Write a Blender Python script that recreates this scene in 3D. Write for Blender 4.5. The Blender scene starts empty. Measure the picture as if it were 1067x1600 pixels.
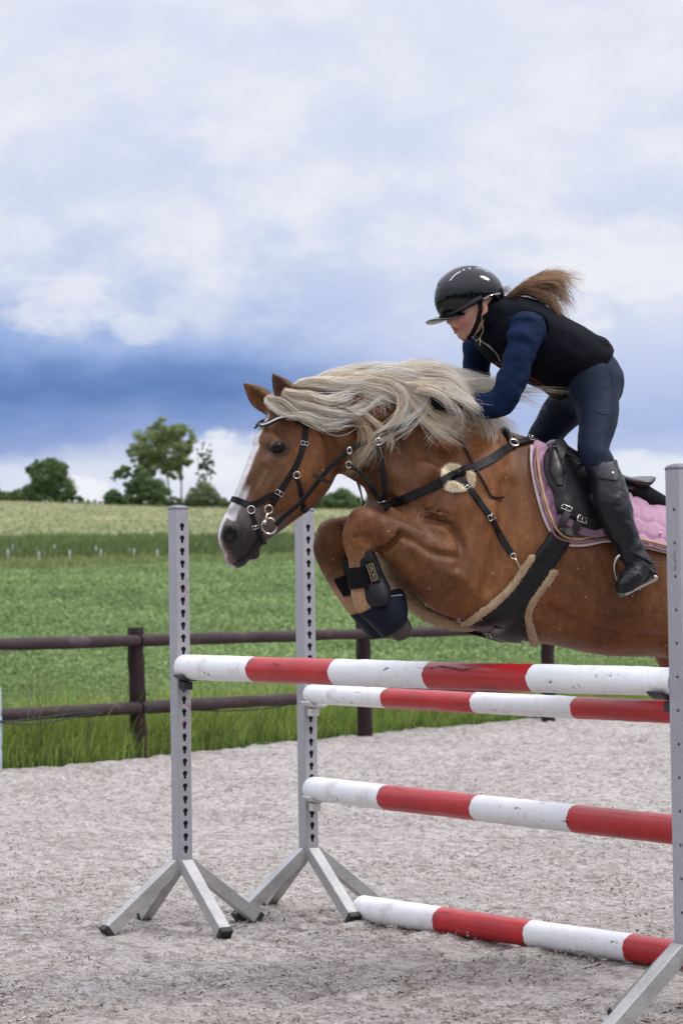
import bpy, bmesh, math, random
import numpy as np
from mathutils import Vector, Matrix
from mathutils.bvhtree import BVHTree
random.seed(7)
RNG = np.random.default_rng(11)
SC = bpy.context.scene
COL = SC.collection
# ------------------------------------------------------------------ camera, sky, sun, exposure
CAM = Vector((0, 0, 1.317)); FPX = 85 / 24 * 1067
PITCH = math.radians(2.09); ROLL = math.radians(0.83)
_F = Vector((0, math.cos(PITCH), math.sin(PITCH)))
_R0 = Vector((1, 0, 0)); _U0 = Vector((0, -math.sin(PITCH), math.cos(PITCH)))
_R = math.cos(ROLL) * _R0 - math.sin(ROLL) * _U0
_U = math.sin(ROLL) * _R0 + math.cos(ROLL) * _U0
cam = bpy.data.cameras.new('camera'); camo = bpy.data.objects.new('camera', cam); COL.objects.link(camo)
m3 = Matrix((_R, _U, -_F)).transposed()
camo.matrix_world = Matrix.Translation(CAM) @ m3.to_4x4()
cam.lens = 85; cam.sensor_fit = 'HORIZONTAL'; cam.sensor_width = 24
cam.clip_start = 0.1; cam.clip_end = 5000
cam.dof.use_dof = True; cam.dof.focus_distance = 8.2; cam.dof.aperture_fstop = 7.1
SC.camera = camo
SC.view_settings.view_transform = 'Standard'; SC.view_settings.look = 'None'
SC.view_settings.gamma = 1; SC.view_settings.exposure = 0
SC.view_settings.use_curve_mapping = False
SUN_EL = math.radians(56); SUN_AZ = math.radians(98)     # azimuth from +Y towards +X


def srgb(r, g, b):
    def f(c):
        c /= 255
        return c / 12.92 if c <= .04045 else ((c + .055) / 1.055) ** 2.4
    return (f(r), f(g), f(b), 1)


class NT:
    """tiny wrapper to write node trees"""
    def __init__(s, tree): s.t = tree; tree.nodes.clear()
    def n(s, typ, **kw):
        nd = s.t.nodes.new(typ)
        ins = kw.pop('i', {})
        for k, v in kw.items(): setattr(nd, k, v)
        for k, v in ins.items(): s.set(nd.inputs[k], v)
        return nd
    def set(s, sock, v):
        if isinstance(v, bpy.types.NodeSocket): s.t.links.new(v, sock)
        else: sock.default_value = v
    def math(s, op, a, b=0.0, c=0.0, clamp=False):
        nd = s.n('ShaderNodeMath', operation=op, use_clamp=clamp)
        s.set(nd.inputs[0], a); s.set(nd.inputs[1], b); s.set(nd.inputs[2], c)
        return nd.outputs[0]
    def mix(s, f, a, b, blend='MIX'):
        nd = s.n('ShaderNodeMix', data_type='RGBA', blend_type=blend)
        s.set(nd.inputs[0], f); s.set(nd.inputs[6], a); s.set(nd.inputs[7], b)
        return nd.outputs[2]
    def ramp(s, f, stops, interp='LINEAR'):
        nd = s.n('ShaderNodeValToRGB'); nd.color_ramp.interpolation = interp
        e = nd.color_ramp.elements
        while len(e) < len(stops): e.new(0.5)
        for k, (p, c) in enumerate(stops):
            e[k].position = p; e[k].color = c if len(c) == 4 else (*c, 1)
        s.set(nd.inputs[0], f); return nd.outputs[0]
    def noise(s, vec, scale, detail=4, rough=0.55, dist=0.0, out=0):
        nd = s.n('ShaderNodeTexNoise', i={'Scale': scale, 'Detail': detail, 'Roughness': rough, 'Distortion': dist})
        if vec is not None: s.set(nd.inputs['Vector'], vec)
        return nd.outputs[out]
    def smooth(s, v, a, b):
        nd = s.n('ShaderNodeMapRange', interpolation_type='SMOOTHSTEP', i={0: v, 1: a, 2: b, 3: 0.0, 4: 1.0})
        return nd.outputs[0]
    def mapping(s, vec, scale=(1, 1, 1), loc=(0, 0, 0), rot=(0, 0, 0)):
        nd = s.n('ShaderNodeMapping', i={'Vector': vec, 'Scale': scale, 'Location': loc, 'Rotation': rot})
        return nd.outputs[0]


def build_world():
    w = bpy.data.worlds.new('World'); SC.world = w; w.use_nodes = True
    T = NT(w.node_tree)
    out = T.n('ShaderNodeOutputWorld')
    sky = T.n('ShaderNodeTexSky', sky_type='NISHITA', sun_disc=False)
    sky.sun_elevation = SUN_EL; sky.sun_rotation = SUN_AZ
    tc = T.n('ShaderNodeTexCoord').outputs['Generated']
    sep = T.n('ShaderNodeSeparateXYZ', i={0: tc})
    X, Y, Z = sep.outputs
    az = T.math('ARCTAN2', X, Y)
    flat = T.mapping(tc, (1, 1, 2.3))
    nb = T.noise(flat, 5.2, 5, .52, .0)                     # big billows
    nm = T.noise(T.mapping(tc, (1, 1, 1.8), (3.1, .4, .7)), 15, 9, .58, .15)
    nf = T.noise(T.mapping(tc, (1, 1, 2.6), (.3, 7, 2)), 30, 5, .6)
    el = T.math('ADD', Z, T.math('MULTIPLY', T.math('SUBTRACT', nm, .5), .035))
    el = T.math('ADD', el, T.math('MULTIPLY', T.math('SUBTRACT', nf, .5), .010))
    k = 3.4                                                 # ramp position = k * elevation
    def S(z, c): return (z * k, srgb(*c))
    left = T.ramp(T.math('MULTIPLY', el, k), [
        S(0, (226, 232, 246)), S(.046, (228, 233, 247)), S(.056, (214, 221, 242)), S(.066, (148, 168, 218)),
        S(.076, (122, 149, 205)), S(.086, (95, 128, 188)), S(.096, (110, 142, 199)), S(.105, (150, 175, 225)),
        S(.125, (195, 208, 238)), S(.160, (211, 220, 242)), S(.200, (222, 228, 246)), S(.26, (228, 233, 248))])
    right = T.ramp(T.math('MULTIPLY', el, k), [
        S(0, (226, 232, 246)), S(.048, (222, 229, 246)), S(.060, (188, 202, 236)), S(.072, (172, 189, 231)),
        S(.086, (186, 201, 236)), S(.105, (203, 213, 241)), S(.140, (213, 221, 243)), S(.180, (222, 228, 246)),
        S(.26, (229, 233, 247))])
    azn = T.math('ADD', az, T.math('MULTIPLY', T.math('SUBTRACT', nb, .5), .10))
    side = T.smooth(azn, -.055, .045)
    c = T.mix(side, left, right)
    # white sunlit billows and soft grey-blue hollows
    bil = T.smooth(T.math('ADD', T.math('MULTIPLY', nm, .7), T.math('MULTIPLY', nb, .5)), .52, .70)
    hi = T.smooth(Z, .095, .135)
    c = T.mix(T.math('MULTIPLY', T.math('MULTIPLY', bil, hi), .80), c, srgb(243, 244, 250))
    hol = T.smooth(T.math('ADD', T.math('MULTIPLY', nm, -.6), T.math('MULTIPLY', nb, -.7)), -.62, -.48)
    c = T.mix(T.math('MULTIPLY', T.math('MULTIPLY', hol, hi), .20), c, srgb(178, 196, 235))
    # heaps of cumulus: ragged white clouds low over the land
    def heap(c, a0, e0, ra, re, lo, hi_, col, amt):
        d = T.math('ADD', T.math('POWER', T.math('DIVIDE', T.math('SUBTRACT', az, a0), ra), 2), T.math('POWER', T.math('DIVIDE', T.math('SUBTRACT', Z, e0), re), 2))
        v = T.math('ADD', T.math('SUBTRACT', 1.0, d), T.math('MULTIPLY', T.math('SUBTRACT', T.math('ADD', T.math('MULTIPLY', nm, .6), T.math('MULTIPLY', nf, .5)), .55), 4.2))
        return T.mix(T.math('MULTIPLY', T.smooth(v, lo, hi_), amt), c, col)
    c = heap(c, -.120, .122, .034, .016, .2, .9, srgb(236, 238, 248), .75)
    c = heap(c, -.080, .112, .017, .008, .2, .9, srgb(226, 231, 246), .6)
    c = heap(c, -.112, .046, .018, .010, .1, .7, srgb(244, 246, 252), .95)
    c = heap(c, -.055, .060, .034, .014, .1, .7, srgb(240, 243, 251), .95)
    c = heap(c, -.010, .050, .05, .014, .1, .8, srgb(236, 239, 249), .9)
    c = heap(c, .12, .049, .05, .012, .1, .8, srgb(236, 239, 249), .9)
    c = heap(c, .110, .135, .045, .030, .2, 1.0, srgb(242, 243, 250), .8)
    # an overcast sky is brighter overhead than at the horizon
    zen = T.math('ADD', 1.0, T.math('MULTIPLY', T.smooth(Z, .25, .85), 1.35))
    bgc = T.n('ShaderNodeBackground', i={'Color': c, 'Strength': zen})
    bgs = T.n('ShaderNodeBackground', i={'Color': sky.outputs[0], 'Strength': .1})
    mx = T.n('ShaderNodeMixShader', i={0: .94, 1: bgs.outputs[0], 2: bgc.outputs[0]})
    T.t.links.new(mx.outputs[0], out.inputs[0])


build_world()
sun = bpy.data.lights.new('sun', 'SUN'); sun.energy = 1.5; sun.angle = math.radians(12); sun.color = (1, .95, .88)
suno = bpy.data.objects.new('sun', sun); COL.objects.link(suno)
_sd = Vector((math.cos(SUN_EL) * math.sin(SUN_AZ), math.cos(SUN_EL) * math.cos(SUN_AZ), math.sin(SUN_EL)))
suno.rotation_euler = _sd.to_track_quat('Z', 'Y').to_euler()


# ------------------------------------------------------------------ helpers
def ray(px, py):
    return _F + _R * ((px - 533.5) / FPX) + _U * ((800 - py) / FPX)
def at(px, py, D):
    d = ray(px, py); return CAM + d * (D / d.y)
def on_z(px, py, z=0.0):
    d = ray(px, py); return CAM + d * ((z - CAM.z) / d.z)
def to_px(p):
    v = Vector(p) - CAM; z = v.dot(_F)
    return 533.5 + v.dot(_R) / z * FPX, 800 - v.dot(_U) / z * FPX


def tag(o, label=None, cat=None, group=None, kind=None):
    if label: o['label'] = label
    if cat: o['category'] = cat
    if group: o['group'] = group
    if kind: o['kind'] = kind
    return o
def empty(name, loc=(0, 0, 0), rot=(0, 0, 0)):
    o = bpy.data.objects.new(name, None); COL.objects.link(o); o.location = loc; o.rotation_euler = rot
    o.empty_display_size = .1
    return o
def link_mesh(name, me, mat=None, parent=None, smooth=True):
    o = bpy.data.objects.new(name, me); COL.objects.link(o)
    if mat is not None:
        for mm in (mat if isinstance(mat, (list, tuple)) else [mat]): me.materials.append(mm)
    if smooth: me.polygons.foreach_set('use_smooth', np.ones(len(me.polygons), bool))
    if parent is not None: o.parent = parent; o.matrix_parent_inverse = Matrix.Identity(4)
    return o
def np_mesh(name, V, F, mat=None, parent=None, smooth=True, col=None, colname='Col', mi=None):
    """V (n,3), F (m,3 or 4) numpy arrays; world coordinates turned local when the parent is an Empty at an offset"""
    V = np.asarray(V, np.float32); F = np.asarray(F, np.int32)
    me = bpy.data.meshes.new(name); k = F.shape[1]
    me.vertices.add(len(V)); me.loops.add(F.size); me.polygons.add(len(F))
    me.vertices.foreach_set('co', V.ravel())
    me.loops.foreach_set('vertex_index', F.ravel())
    me.polygons.foreach_set('loop_start', np.arange(len(F), dtype=np.int32) * k)
    if mi is not None: me.polygons.foreach_set('material_index', np.asarray(mi, np.int32))
    me.update(calc_edges=True); me.validate()
    if col is not None:
        c = np.asarray(col, np.float32)
        if c.shape[1] == 3: c = np.concatenate([c, np.ones((len(c), 1), np.float32)], 1)
        a = me.color_attributes.new(colname, 'FLOAT_COLOR', 'POINT'); a.data.foreach_set('color', c.ravel())
    return link_mesh(name, me, mat, parent, smooth)
def bm_obj(name, bm, mat=None, parent=None, smooth=False):
    me = bpy.data.meshes.new(name); bmesh.ops.recalc_face_normals(bm, faces=bm.faces[:]); bm.to_mesh(me); bm.free()
    return link_mesh(name, me, mat, parent, smooth)
def pw(o, root):
    """parent o (built in world coordinates) to root keeping it where it is"""
    o.parent = root; o.matrix_parent_inverse = Matrix.Identity(4)
    mw = Matrix.LocRotScale(root.location, root.rotation_euler, root.scale)
    rp = root.parent
    while rp is not None:
        mw = Matrix.LocRotScale(rp.location, rp.rotation_euler, rp.scale) @ mw; rp = rp.parent
    if hasattr(o.data, 'transform'): o.data.transform(mw.inverted())
    return o
def auto_smooth(o, deg=35):
    me = o.data
    if hasattr(me, 'set_sharp_from_angle'): me.set_sharp_from_angle(angle=math.radians(deg))
    return o


def bm_box(bm, size, M, bevel=0.0, seg=2, mat_index=0):
    r = bmesh.ops.create_cube(bm, size=1.0, matrix=M @ Matrix.Diagonal((*size, 1)))
    vs = r['verts']; fs = list({f for v in vs for f in v.link_faces})
    if bevel:
        es = list({e for v in vs for e in v.link_edges})
        rr = bmesh.ops.bevel(bm, geom=es, offset=bevel, segments=seg, affect='EDGES', profile=.5)
        fs = list({f for f in rr['faces']} | {f for f in fs if f.is_valid})
    for f in fs:
        if f.is_valid: f.material_index = mat_index
    return fs
def frame_from(zv, xv=None):
    z = Vector(zv).normalized()
    x = Vector(xv) if xv is not None else (Vector((0, 0, 1)) if abs(z.z) < .9 else Vector((1, 0, 0)))
    x = (x - z * x.dot(z)).normalized(); y = z.cross(x)
    return Matrix((x, y, z)).transposed()
def sweep(bm, pts, prof, ups=None, closed=False, caps=True, scale=None, mat_index=0, smooth=False):
    """sweep a closed 2-D profile [(side, up)] along pts; ups = up vector per point"""
    pts = [Vector(p) for p in pts]; n = len(pts); rings = []
    for i, p in enumerate(pts):
        if closed: t = pts[(i + 1) % n] - pts[i - 1]
        else: t = pts[min(i + 1, n - 1)] - pts[max(i - 1, 0)]
        t.normalize()
        up = Vector(ups[i]) if ups is not None else (Vector((0, 0, 1)) if abs(t.z) < .95 else Vector((1, 0, 0)))
        up = (up - t * up.dot(t)).normalized(); sd = t.cross(up)
        s = scale[i] if scale is not None else 1
        rings.append([bm.verts.new(p + (sd * a + up * b) * s) for a, b in prof])
    m = len(prof); fs = []
    for i in range(n if closed else n - 1):
        A, B = rings[i], rings[(i + 1) % n]
        for j in range(m):
            fs.append(bm.faces.new((A[j], A[(j + 1) % m], B[(j + 1) % m], B[j])))
    if caps and not closed:
        fs.append(bm.faces.new(rings[0][::-1])); fs.append(bm.faces.new(rings[-1]))
    for f in fs: f.material_index = mat_index; f.smooth = smooth
    return rings
def circle(r, n=10, ry=None): return [(r * math.cos(2 * math.pi * k / n), (ry or r) * math.sin(2 * math.pi * k / n)) for k in range(n)]
def rrect(w, h, b=.3):
    """flat strap profile w wide, h thick with softened edges"""
    w /= 2; c = min(h * b, w)
    return [(-w, c), (-w + c, h), (w - c, h), (w, c), (w, 0), (-w, 0)]
def spline(P, n):
    """Catmull-Rom through rows of P (k,d), resampled to n points uniformly in arc length"""
    P = np.asarray(P, float)
    if len(P) == 2: return P[0] + (P[1] - P[0]) * np.linspace(0, 1, n)[:, None]
    Q = np.vstack([2 * P[0] - P[1], P, 2 * P[-1] - P[-2]]); out = []
    for i in range(1, len(Q) - 2):
        t = np.linspace(0, 1, 16, endpoint=False)[:, None]
        a, b, c, d = Q[i - 1], Q[i], Q[i + 1], Q[i + 2]
        out.append(.5 * (2 * b + (c - a) * t + (2 * a - 5 * b + 4 * c - d) * t ** 2 + (3 * b - a - 3 * c + d) * t ** 3))
    out = np.vstack(out + [P[-1:]])
    L = np.r_[0, np.cumsum(np.linalg.norm(np.diff(out[:, :3], axis=0), axis=1))]
    s = np.linspace(0, L[-1], n)
    return np.stack([np.interp(s, L, out[:, k]) for k in range(out.shape[1])], 1)


def hash2(ix, iy, seed):
    h = (ix.astype(np.int64) * 374761393 + iy.astype(np.int64) * 668265263 + seed * 974634777) & 0x7fffffff
    h = ((h ^ (h >> 13)) * 1274126177) & 0x7fffffff
    return ((h ^ (h >> 16)) & 0xffff) / 65535.0
def vnoise(x, y, seed=0):
    xi, yi = np.floor(x), np.floor(y); fx, fy = x - xi, y - yi
    fx = fx * fx * (3 - 2 * fx); fy = fy * fy * (3 - 2 * fy)
    a, b = hash2(xi, yi, seed), hash2(xi + 1, yi, seed); c, d = hash2(xi, yi + 1, seed), hash2(xi + 1, yi + 1, seed)
    return (a * (1 - fx) + b * fx) * (1 - fy) + (c * (1 - fx) + d * fx) * fy
def fbm(x, y, seed=0, o=4):
    s = 0; a = .5
    for k in range(o): s = s + a * vnoise(x, y, seed + k); x, y, a = x * 2.03 + 1.7, y * 2.03 + 4.1, a * .5
    return s


# ------------------------------------------------------------------ materials
def material(name, color=(.5, .5, .5, 1), rough=.6, metal=0.0, attr=None, noise=None, bump=None, coat=0.0, sheen=0.0, spec=.5, space='Object', trans=0.0, tint=None):
    """noise = (scale, amount, detail[, stretch]) brightness mottling; bump = [(scale, strength, distance, stretch)]"""
    m = bpy.data.materials.new(name); m.use_nodes = True; T = NT(m.node_tree)
    out = T.n('ShaderNodeOutputMaterial'); b = T.n('ShaderNodeBsdfPrincipled')
    T.t.links.new(b.outputs[0], out.inputs[0])
    tc = T.n('ShaderNodeTexCoord').outputs[space]
    c = T.n('ShaderNodeAttribute', attribute_name=attr).outputs[0] if attr else color
    if noise:
        for nz in (noise if isinstance(noise, list) else [noise]):
            st = nz[3] if len(nz) > 3 else (1, 1, 1)
            f = T.noise(T.mapping(tc, st), nz[0], nz[2], .6)
            g = T.n('ShaderNodeMapRange', i={0: f, 1: .3, 2: .7, 3: 1 - nz[1], 4: 1 + nz[1]}).outputs[0]
            c = T.mix(1.0, c, T.n('ShaderNodeCombineColor', i={0: g, 1: g, 2: g}).outputs[0], 'MULTIPLY')
    if tint:                                                # (color, scale, lo, hi, stretch) patches of another colour
        for tt in tint:
            f = T.noise(T.mapping(tc, tt[4] if len(tt) > 4 else (1, 1, 1)), tt[1], 6, .65)
            c = T.mix(T.smooth(f, tt[2], tt[3]), c, tt[0])
    T.set(b.inputs['Base Color'], c)
    b.inputs['Roughness'].default_value = rough; b.inputs['Metallic'].default_value = metal
    b.inputs['Specular IOR Level'].default_value = spec
    b.inputs['Coat Weight'].default_value = coat; b.inputs['Coat Roughness'].default_value = .08
    b.inputs['Sheen Weight'].default_value = sheen; b.inputs['Sheen Roughness'].default_value = .4
    nrm = None
    for bp in (bump or []):
        st = bp[3] if len(bp) > 3 else (1, 1, 1)
        f = T.noise(T.mapping(tc, st), bp[0], 5, .6)
        nd = T.n('ShaderNodeBump', i={'Strength': bp[1], 'Distance': bp[2], 'Height': f})
        if nrm is not None: T.set(nd.inputs['Normal'], nrm)
        nrm = nd.outputs[0]
    if nrm is not None: T.set(b.inputs['Normal'], nrm)
    if trans:
        tr = T.n('ShaderNodeBsdfTranslucent'); T.set(tr.inputs[0], c)
        mx = T.n('ShaderNodeMixShader', i={0: trans, 1: b.outputs[0], 2: tr.outputs[0]})
        T.t.links.new(mx.outputs[0], out.inputs[0])
    return m


# ------------------------------------------------------------------ the ground
E0 = on_z(0, 1205); E1 = on_z(830, 1124)
EV = (E1 - E0); EV.z = 0; EV.normalize()                    # along the edge of the sand
EN = Vector((-EV.y, EV.x, 0))                               # towards the field
def edge_ab(x, y): return (x - E0.x) * EV.x + (y - E0.y) * EV.y, (x - E0.x) * EN.x + (y - E0.y) * EN.y

_PD = np.array([-60, 23, 27, 60, 120, 140, 200, 280, 345, 372, 420, 600, 1200, 3000], float)
_PZ = np.array([-.03, -.03, .02, .98, 2.93, 3.9, 6.9, 11.6, 15.8, 16.9, 17.1, 10, 0, -10], float)
_TX = np.linspace(-60, 3000, 6121); _TZ = np.interp(_TX, _PD, _PZ)
_TZ = np.convolve(np.pad(_TZ, 12, 'edge'), np.ones(25) / 25, 'valid')
def terrain_z(x, y):
    z = np.interp(y, _TX, _TZ)
    w = np.clip((y - 150) / 200, 0, 1)
    z = z - w * np.clip(x + 47, -80, 200) * .036
    z = z + np.clip((y - 28) / 60, 0, 1) * (fbm(x / 23, y / 40, 3) - .47) * np.clip(y / 160, 0, 1.2) * .8
    _, b = edge_ab(x, y)
    lump = (fbm(x * 1.3, y * 1.3, 9) - .47) * .10
    return np.where(b < 1.2, np.minimum(z, -.03) * np.clip(-b * 4 + .6, 0, 1) + np.clip(b * 4 + .4, 0, 1) * (.02 + lump), z + lump * np.clip((b - 1.2), 0, 1) + .02)

def grid_mesh(xs, ys, zf):
    X, Y = np.meshgrid(xs, ys, indexing='xy'); Z = zf(X, Y)
    V = np.stack([X, Y, Z], -1).reshape(-1, 3); nx, ny = len(xs), len(ys)
    i = (np.arange(ny - 1)[:, None] * nx + np.arange(nx - 1)[None]).ravel()
    return V, np.stack([i, i + 1, i + nx + 1, i + nx], 1)

def field_material():
    m = bpy.data.materials.new('field_ground'); m.use_nodes = True; T = NT(m.node_tree)
    out = T.n('ShaderNodeOutputMaterial'); b = T.n('ShaderNodeBsdfPrincipled', i={'Roughness': .95, 'Specular IOR Level': .1})
    T.t.links.new(b.outputs[0], out.inputs[0])
    pos = T.n('ShaderNodeNewGeometry').outputs['Position']
    sep = T.n('ShaderNodeSeparateXYZ', i={0: pos})
    n1 = T.noise(T.mapping(pos, (.05, .012, .05)), 1.0, 5, .6)
    yy = T.math('ADD', sep.outputs[1], T.math('MULTIPLY', T.math('SUBTRACT', n1, .5), 22))
    f = T.math('DIVIDE', yy, 500)
    c = T.ramp(f, [(0, (.100, .155, .055)), (.232, (.115, .180, .062)), (.244, (.170, .215, .075)), (.275, (.170, .215, .075)),
                   (.300, (.105, .155, .066)), (.385, (.110, .160, .070)), (.402, (.245, .265, .122)), (.55, (.270, .275, .142)), (.70, (.27, .268, .142)), (1, (.28, .27, .14))])
    n2 = T.noise(T.mapping(pos, (.22, .06, .2)), 1.0, 8, .72)
    c = T.mix(T.smooth(n2, .40, .66), c, T.mix(1.0, c, (.62, .72, .66, 1), 'MULTIPLY'))
    n3 = T.noise(T.mapping(pos, (.02, .10, .2)), 1.0, 4, .6)
    c = T.mix(T.math('MULTIPLY', T.smooth(n3, .5, .64), .5), c, T.mix(1.0, c, (1.25, 1.12, 1.0, 1), 'MULTIPLY'))
    T.set(b.inputs['Base Color'], c)
    bp = T.n('ShaderNodeBump', i={'Strength': .9, 'Distance': .25, 'Height': T.noise(pos, 2.2, 6, .7)})
    T.set(b.inputs['Normal'], bp.outputs[0])
    return m

ys = np.r_[np.linspace(-60, 14, 8), np.linspace(15, 32, 69), np.linspace(33, 130, 80), np.linspace(132, 420, 110), np.linspace(440, 3000, 24)]
xs = np.r_[np.linspace(-1500, -130, 18), np.linspace(-120, -14, 42), np.linspace(-13, 17, 121), np.linspace(18, 120, 42), np.linspace(130, 1500, 18)]
V, F = grid_mesh(xs, ys, terrain_z)
tag(np_mesh('field', V, F, field_material()), kind='structure')

# --- riding arena: pale sand with fibre, real lumps and hoof prints
def sand_h(a, b):
    h = (fbm(a * 2.1, b * 2.1, 21, 3) - .44) * .030 + (fbm(a * 10, b * 10, 22, 3) - .44) * .058 + (fbm(a * 27, b * 27, 23, 2) - .37) * .024
    return h
def hoof(a, b, h):
    h = h + (fbm(a * 1.0, b * 2.2, 27, 3) - .44) * .035
    r = np.random.default_rng(5)
    A, B = a, b
    for k in range(120):
        ca, cb = r.uniform(-1, 9), r.uniform(-16, -2)
        d = np.hypot((A - ca) / 1.0, (B - cb) / 1.0)
        rad = r.uniform(.06, .10)
        h = h - .030 * np.exp(-(d / rad) ** 4) + .018 * np.exp(-((d - rad * 1.35) / (rad * .4)) ** 2)
    return h
avals = np.r_[np.linspace(-60, -3, 20), np.linspace(-2.6, 13, 640), np.linspace(13.6, 70, 20)]
bvals = np.r_[np.linspace(-60, -19, 14), np.linspace(-18.5, .5, 760)]
def arena():
    A, B = np.meshgrid(avals, bvals, indexing='xy')
    H = sand_h(A, B); H = hoof(A, B, H)
    # ridges of sand kicked up under the poles
    wob = (fbm(A * 1.4, B * 0 + 3.3, 31) - .47) * .9 + (fbm(A * 6, B * 0 + 1.3, 33) - .47) * .24
    edge = B + wob * .45
    H = H - np.clip((edge + .05) * 2.2, 0, .5) * .30 + np.exp(-((edge + .35) / .25) ** 2) * .02
    X = E0.x + A * EV.x + B * EN.x; Y = E0.y + A * EV.y + B * EN.y
    V = np.stack([X, Y, H], -1).reshape(-1, 3); nx, ny = len(avals), len(bvals)
    i = (np.arange(ny - 1)[:, None] * nx + np.arange(nx - 1)[None]).ravel()
    return V, np.stack([i, i + 1, i + nx + 1, i + nx], 1)
def sand_material():
    m = bpy.data.materials.new('arena_sand'); m.use_nodes = True; T = NT(m.node_tree)
    out = T.n('ShaderNodeOutputMaterial'); b = T.n('ShaderNodeBsdfPrincipled', i={'Roughness': .95, 'Specular IOR Level': .15})
    T.t.links.new(b.outputs[0], out.inputs[0])
    pos = T.n('ShaderNodeNewGeometry').outputs['Position']
    c = T.mix(T.smooth(T.noise(pos, .9, 5, .6), .35, .68), (.640, .592, .562, 1), (.535, .485, .455, 1))
    c = T.mix(T.math('MULTIPLY', T.smooth(T.noise(pos, 9, 8, .75), .46, .62), .62), c, (.330, .272, .235, 1))
    c = T.mix(T.math('MULTIPLY', T.smooth(T.noise(T.mapping(pos, (1, 1.5, 1), rot=(0, 0, .5)), 34, 5, .72), .53, .62), .75), c, (.165, .130, .115, 1))  # dark flecks here and below: fibre, plus painted shade of small lumps
    c = T.mix(T.math('MULTIPLY', T.smooth(T.noise(T.mapping(pos, (1.7, .8, 1), (4, 2, 0), (0, 0, -.7)), 58, 4, .7), .54, .63), .7), c, (.140, .110, .095, 1))
    c = T.mix(T.math('MULTIPLY', T.smooth(T.noise(T.mapping(pos, (1, .8, 1), (7, 3, 1), (0, 0, .3)), 15, 6, .70), .49, .62), .70), c, (.245, .203, .178, 1))
    c = T.mix(T.math('MULTIPLY', T.smooth(T.noise(pos, 3.3, 4, .6), .55, .72), .55), c, (.62, .575, .55, 1))
    T.set(b.inputs['Base Color'], c)
    b1 = T.n('ShaderNodeBump', i={'Strength': 1.0, 'Distance': .018, 'Height': T.noise(pos, 60, 6, .7)})
    b2 = T.n('ShaderNodeBump', i={'Strength': .9, 'Distance': .04, 'Height': T.noise(pos, 14, 5, .7), 'Normal': b1.outputs[0]})
    T.set(b.inputs['Normal'], b2.outputs[0])
    return m
AV, AF = arena()
tag(np_mesh('arena_sand', AV, AF, sand_material()), kind='structure')
_AZ = AV[:, 2].reshape(len(bvals), len(avals))
def arena_z(x, y):
    a, b = edge_ab(x, y)
    ia = np.clip(np.searchsorted(avals, a) - 1, 0, len(avals) - 2); ib = np.clip(np.searchsorted(bvals, b) - 1, 0, len(bvals) - 2)
    return _AZ[ib, ia]

# --- wood fibre lying on the sand
def fibres(n=42000):
    # even in the picture: more of them close up
    u = RNG.uniform(0, 1, n); D = 1 / (1 / 6.6 + u * (1 / 23 - 1 / 6.6)); X = RNG.uniform(-.165, .165, n) * D
    a, b = edge_ab(X, D); keep = (b < -.15) & (fbm(X * 1.1, D * 1.1, 41) + .8 * (fbm(X * 5, D * 5, 42) - .47) > .30 + RNG.uniform(0, .34, n))
    X, D = X[keep], D[keep]; n = len(X)
    z = arena_z(X, D) + .003
    L = RNG.uniform(.004, .012, n) * RNG.choice([1, 1, 1, 2.0], n); w = RNG.uniform(.0012, .0040, n); th = RNG.uniform(0, np.pi, n); dip = RNG.normal(0, .35, n)
    d = np.stack([np.cos(th) * np.cos(dip), np.sin(th) * np.cos(dip), np.sin(dip)], 1); s = np.stack([-np.sin(th), np.cos(th), RNG.normal(0, .4, n)], 1)
    p = np.stack([X, D, z + np.abs(np.sin(dip)) * L * .6], 1)
    V = np.stack([p - d * L[:, None] - s * w[:, None] * .5, p - d * L[:, None] * .2 + s * w[:, None] + [0, 0, .002], p + d * L[:, None], p - d * L[:, None] * .1 - s * w[:, None]], 1).reshape(-1, 3)
    F = np.arange(4 * n).reshape(-1, 4)
    base = np.array([[.19, .145, .115], [.26, .205, .165], [.36, .30, .25], [.14, .11, .09]])[RNG.integers(0, 4, n)]
    c = np.repeat(base * RNG.uniform(.7, 1.2, (n, 1)), 4, 0)
    tag(np_mesh('wood_fibre', V, F, material('wood_fibre', attr='Col', rough=.9), smooth=False, col=c), kind='stuff')
fibres()

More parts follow.
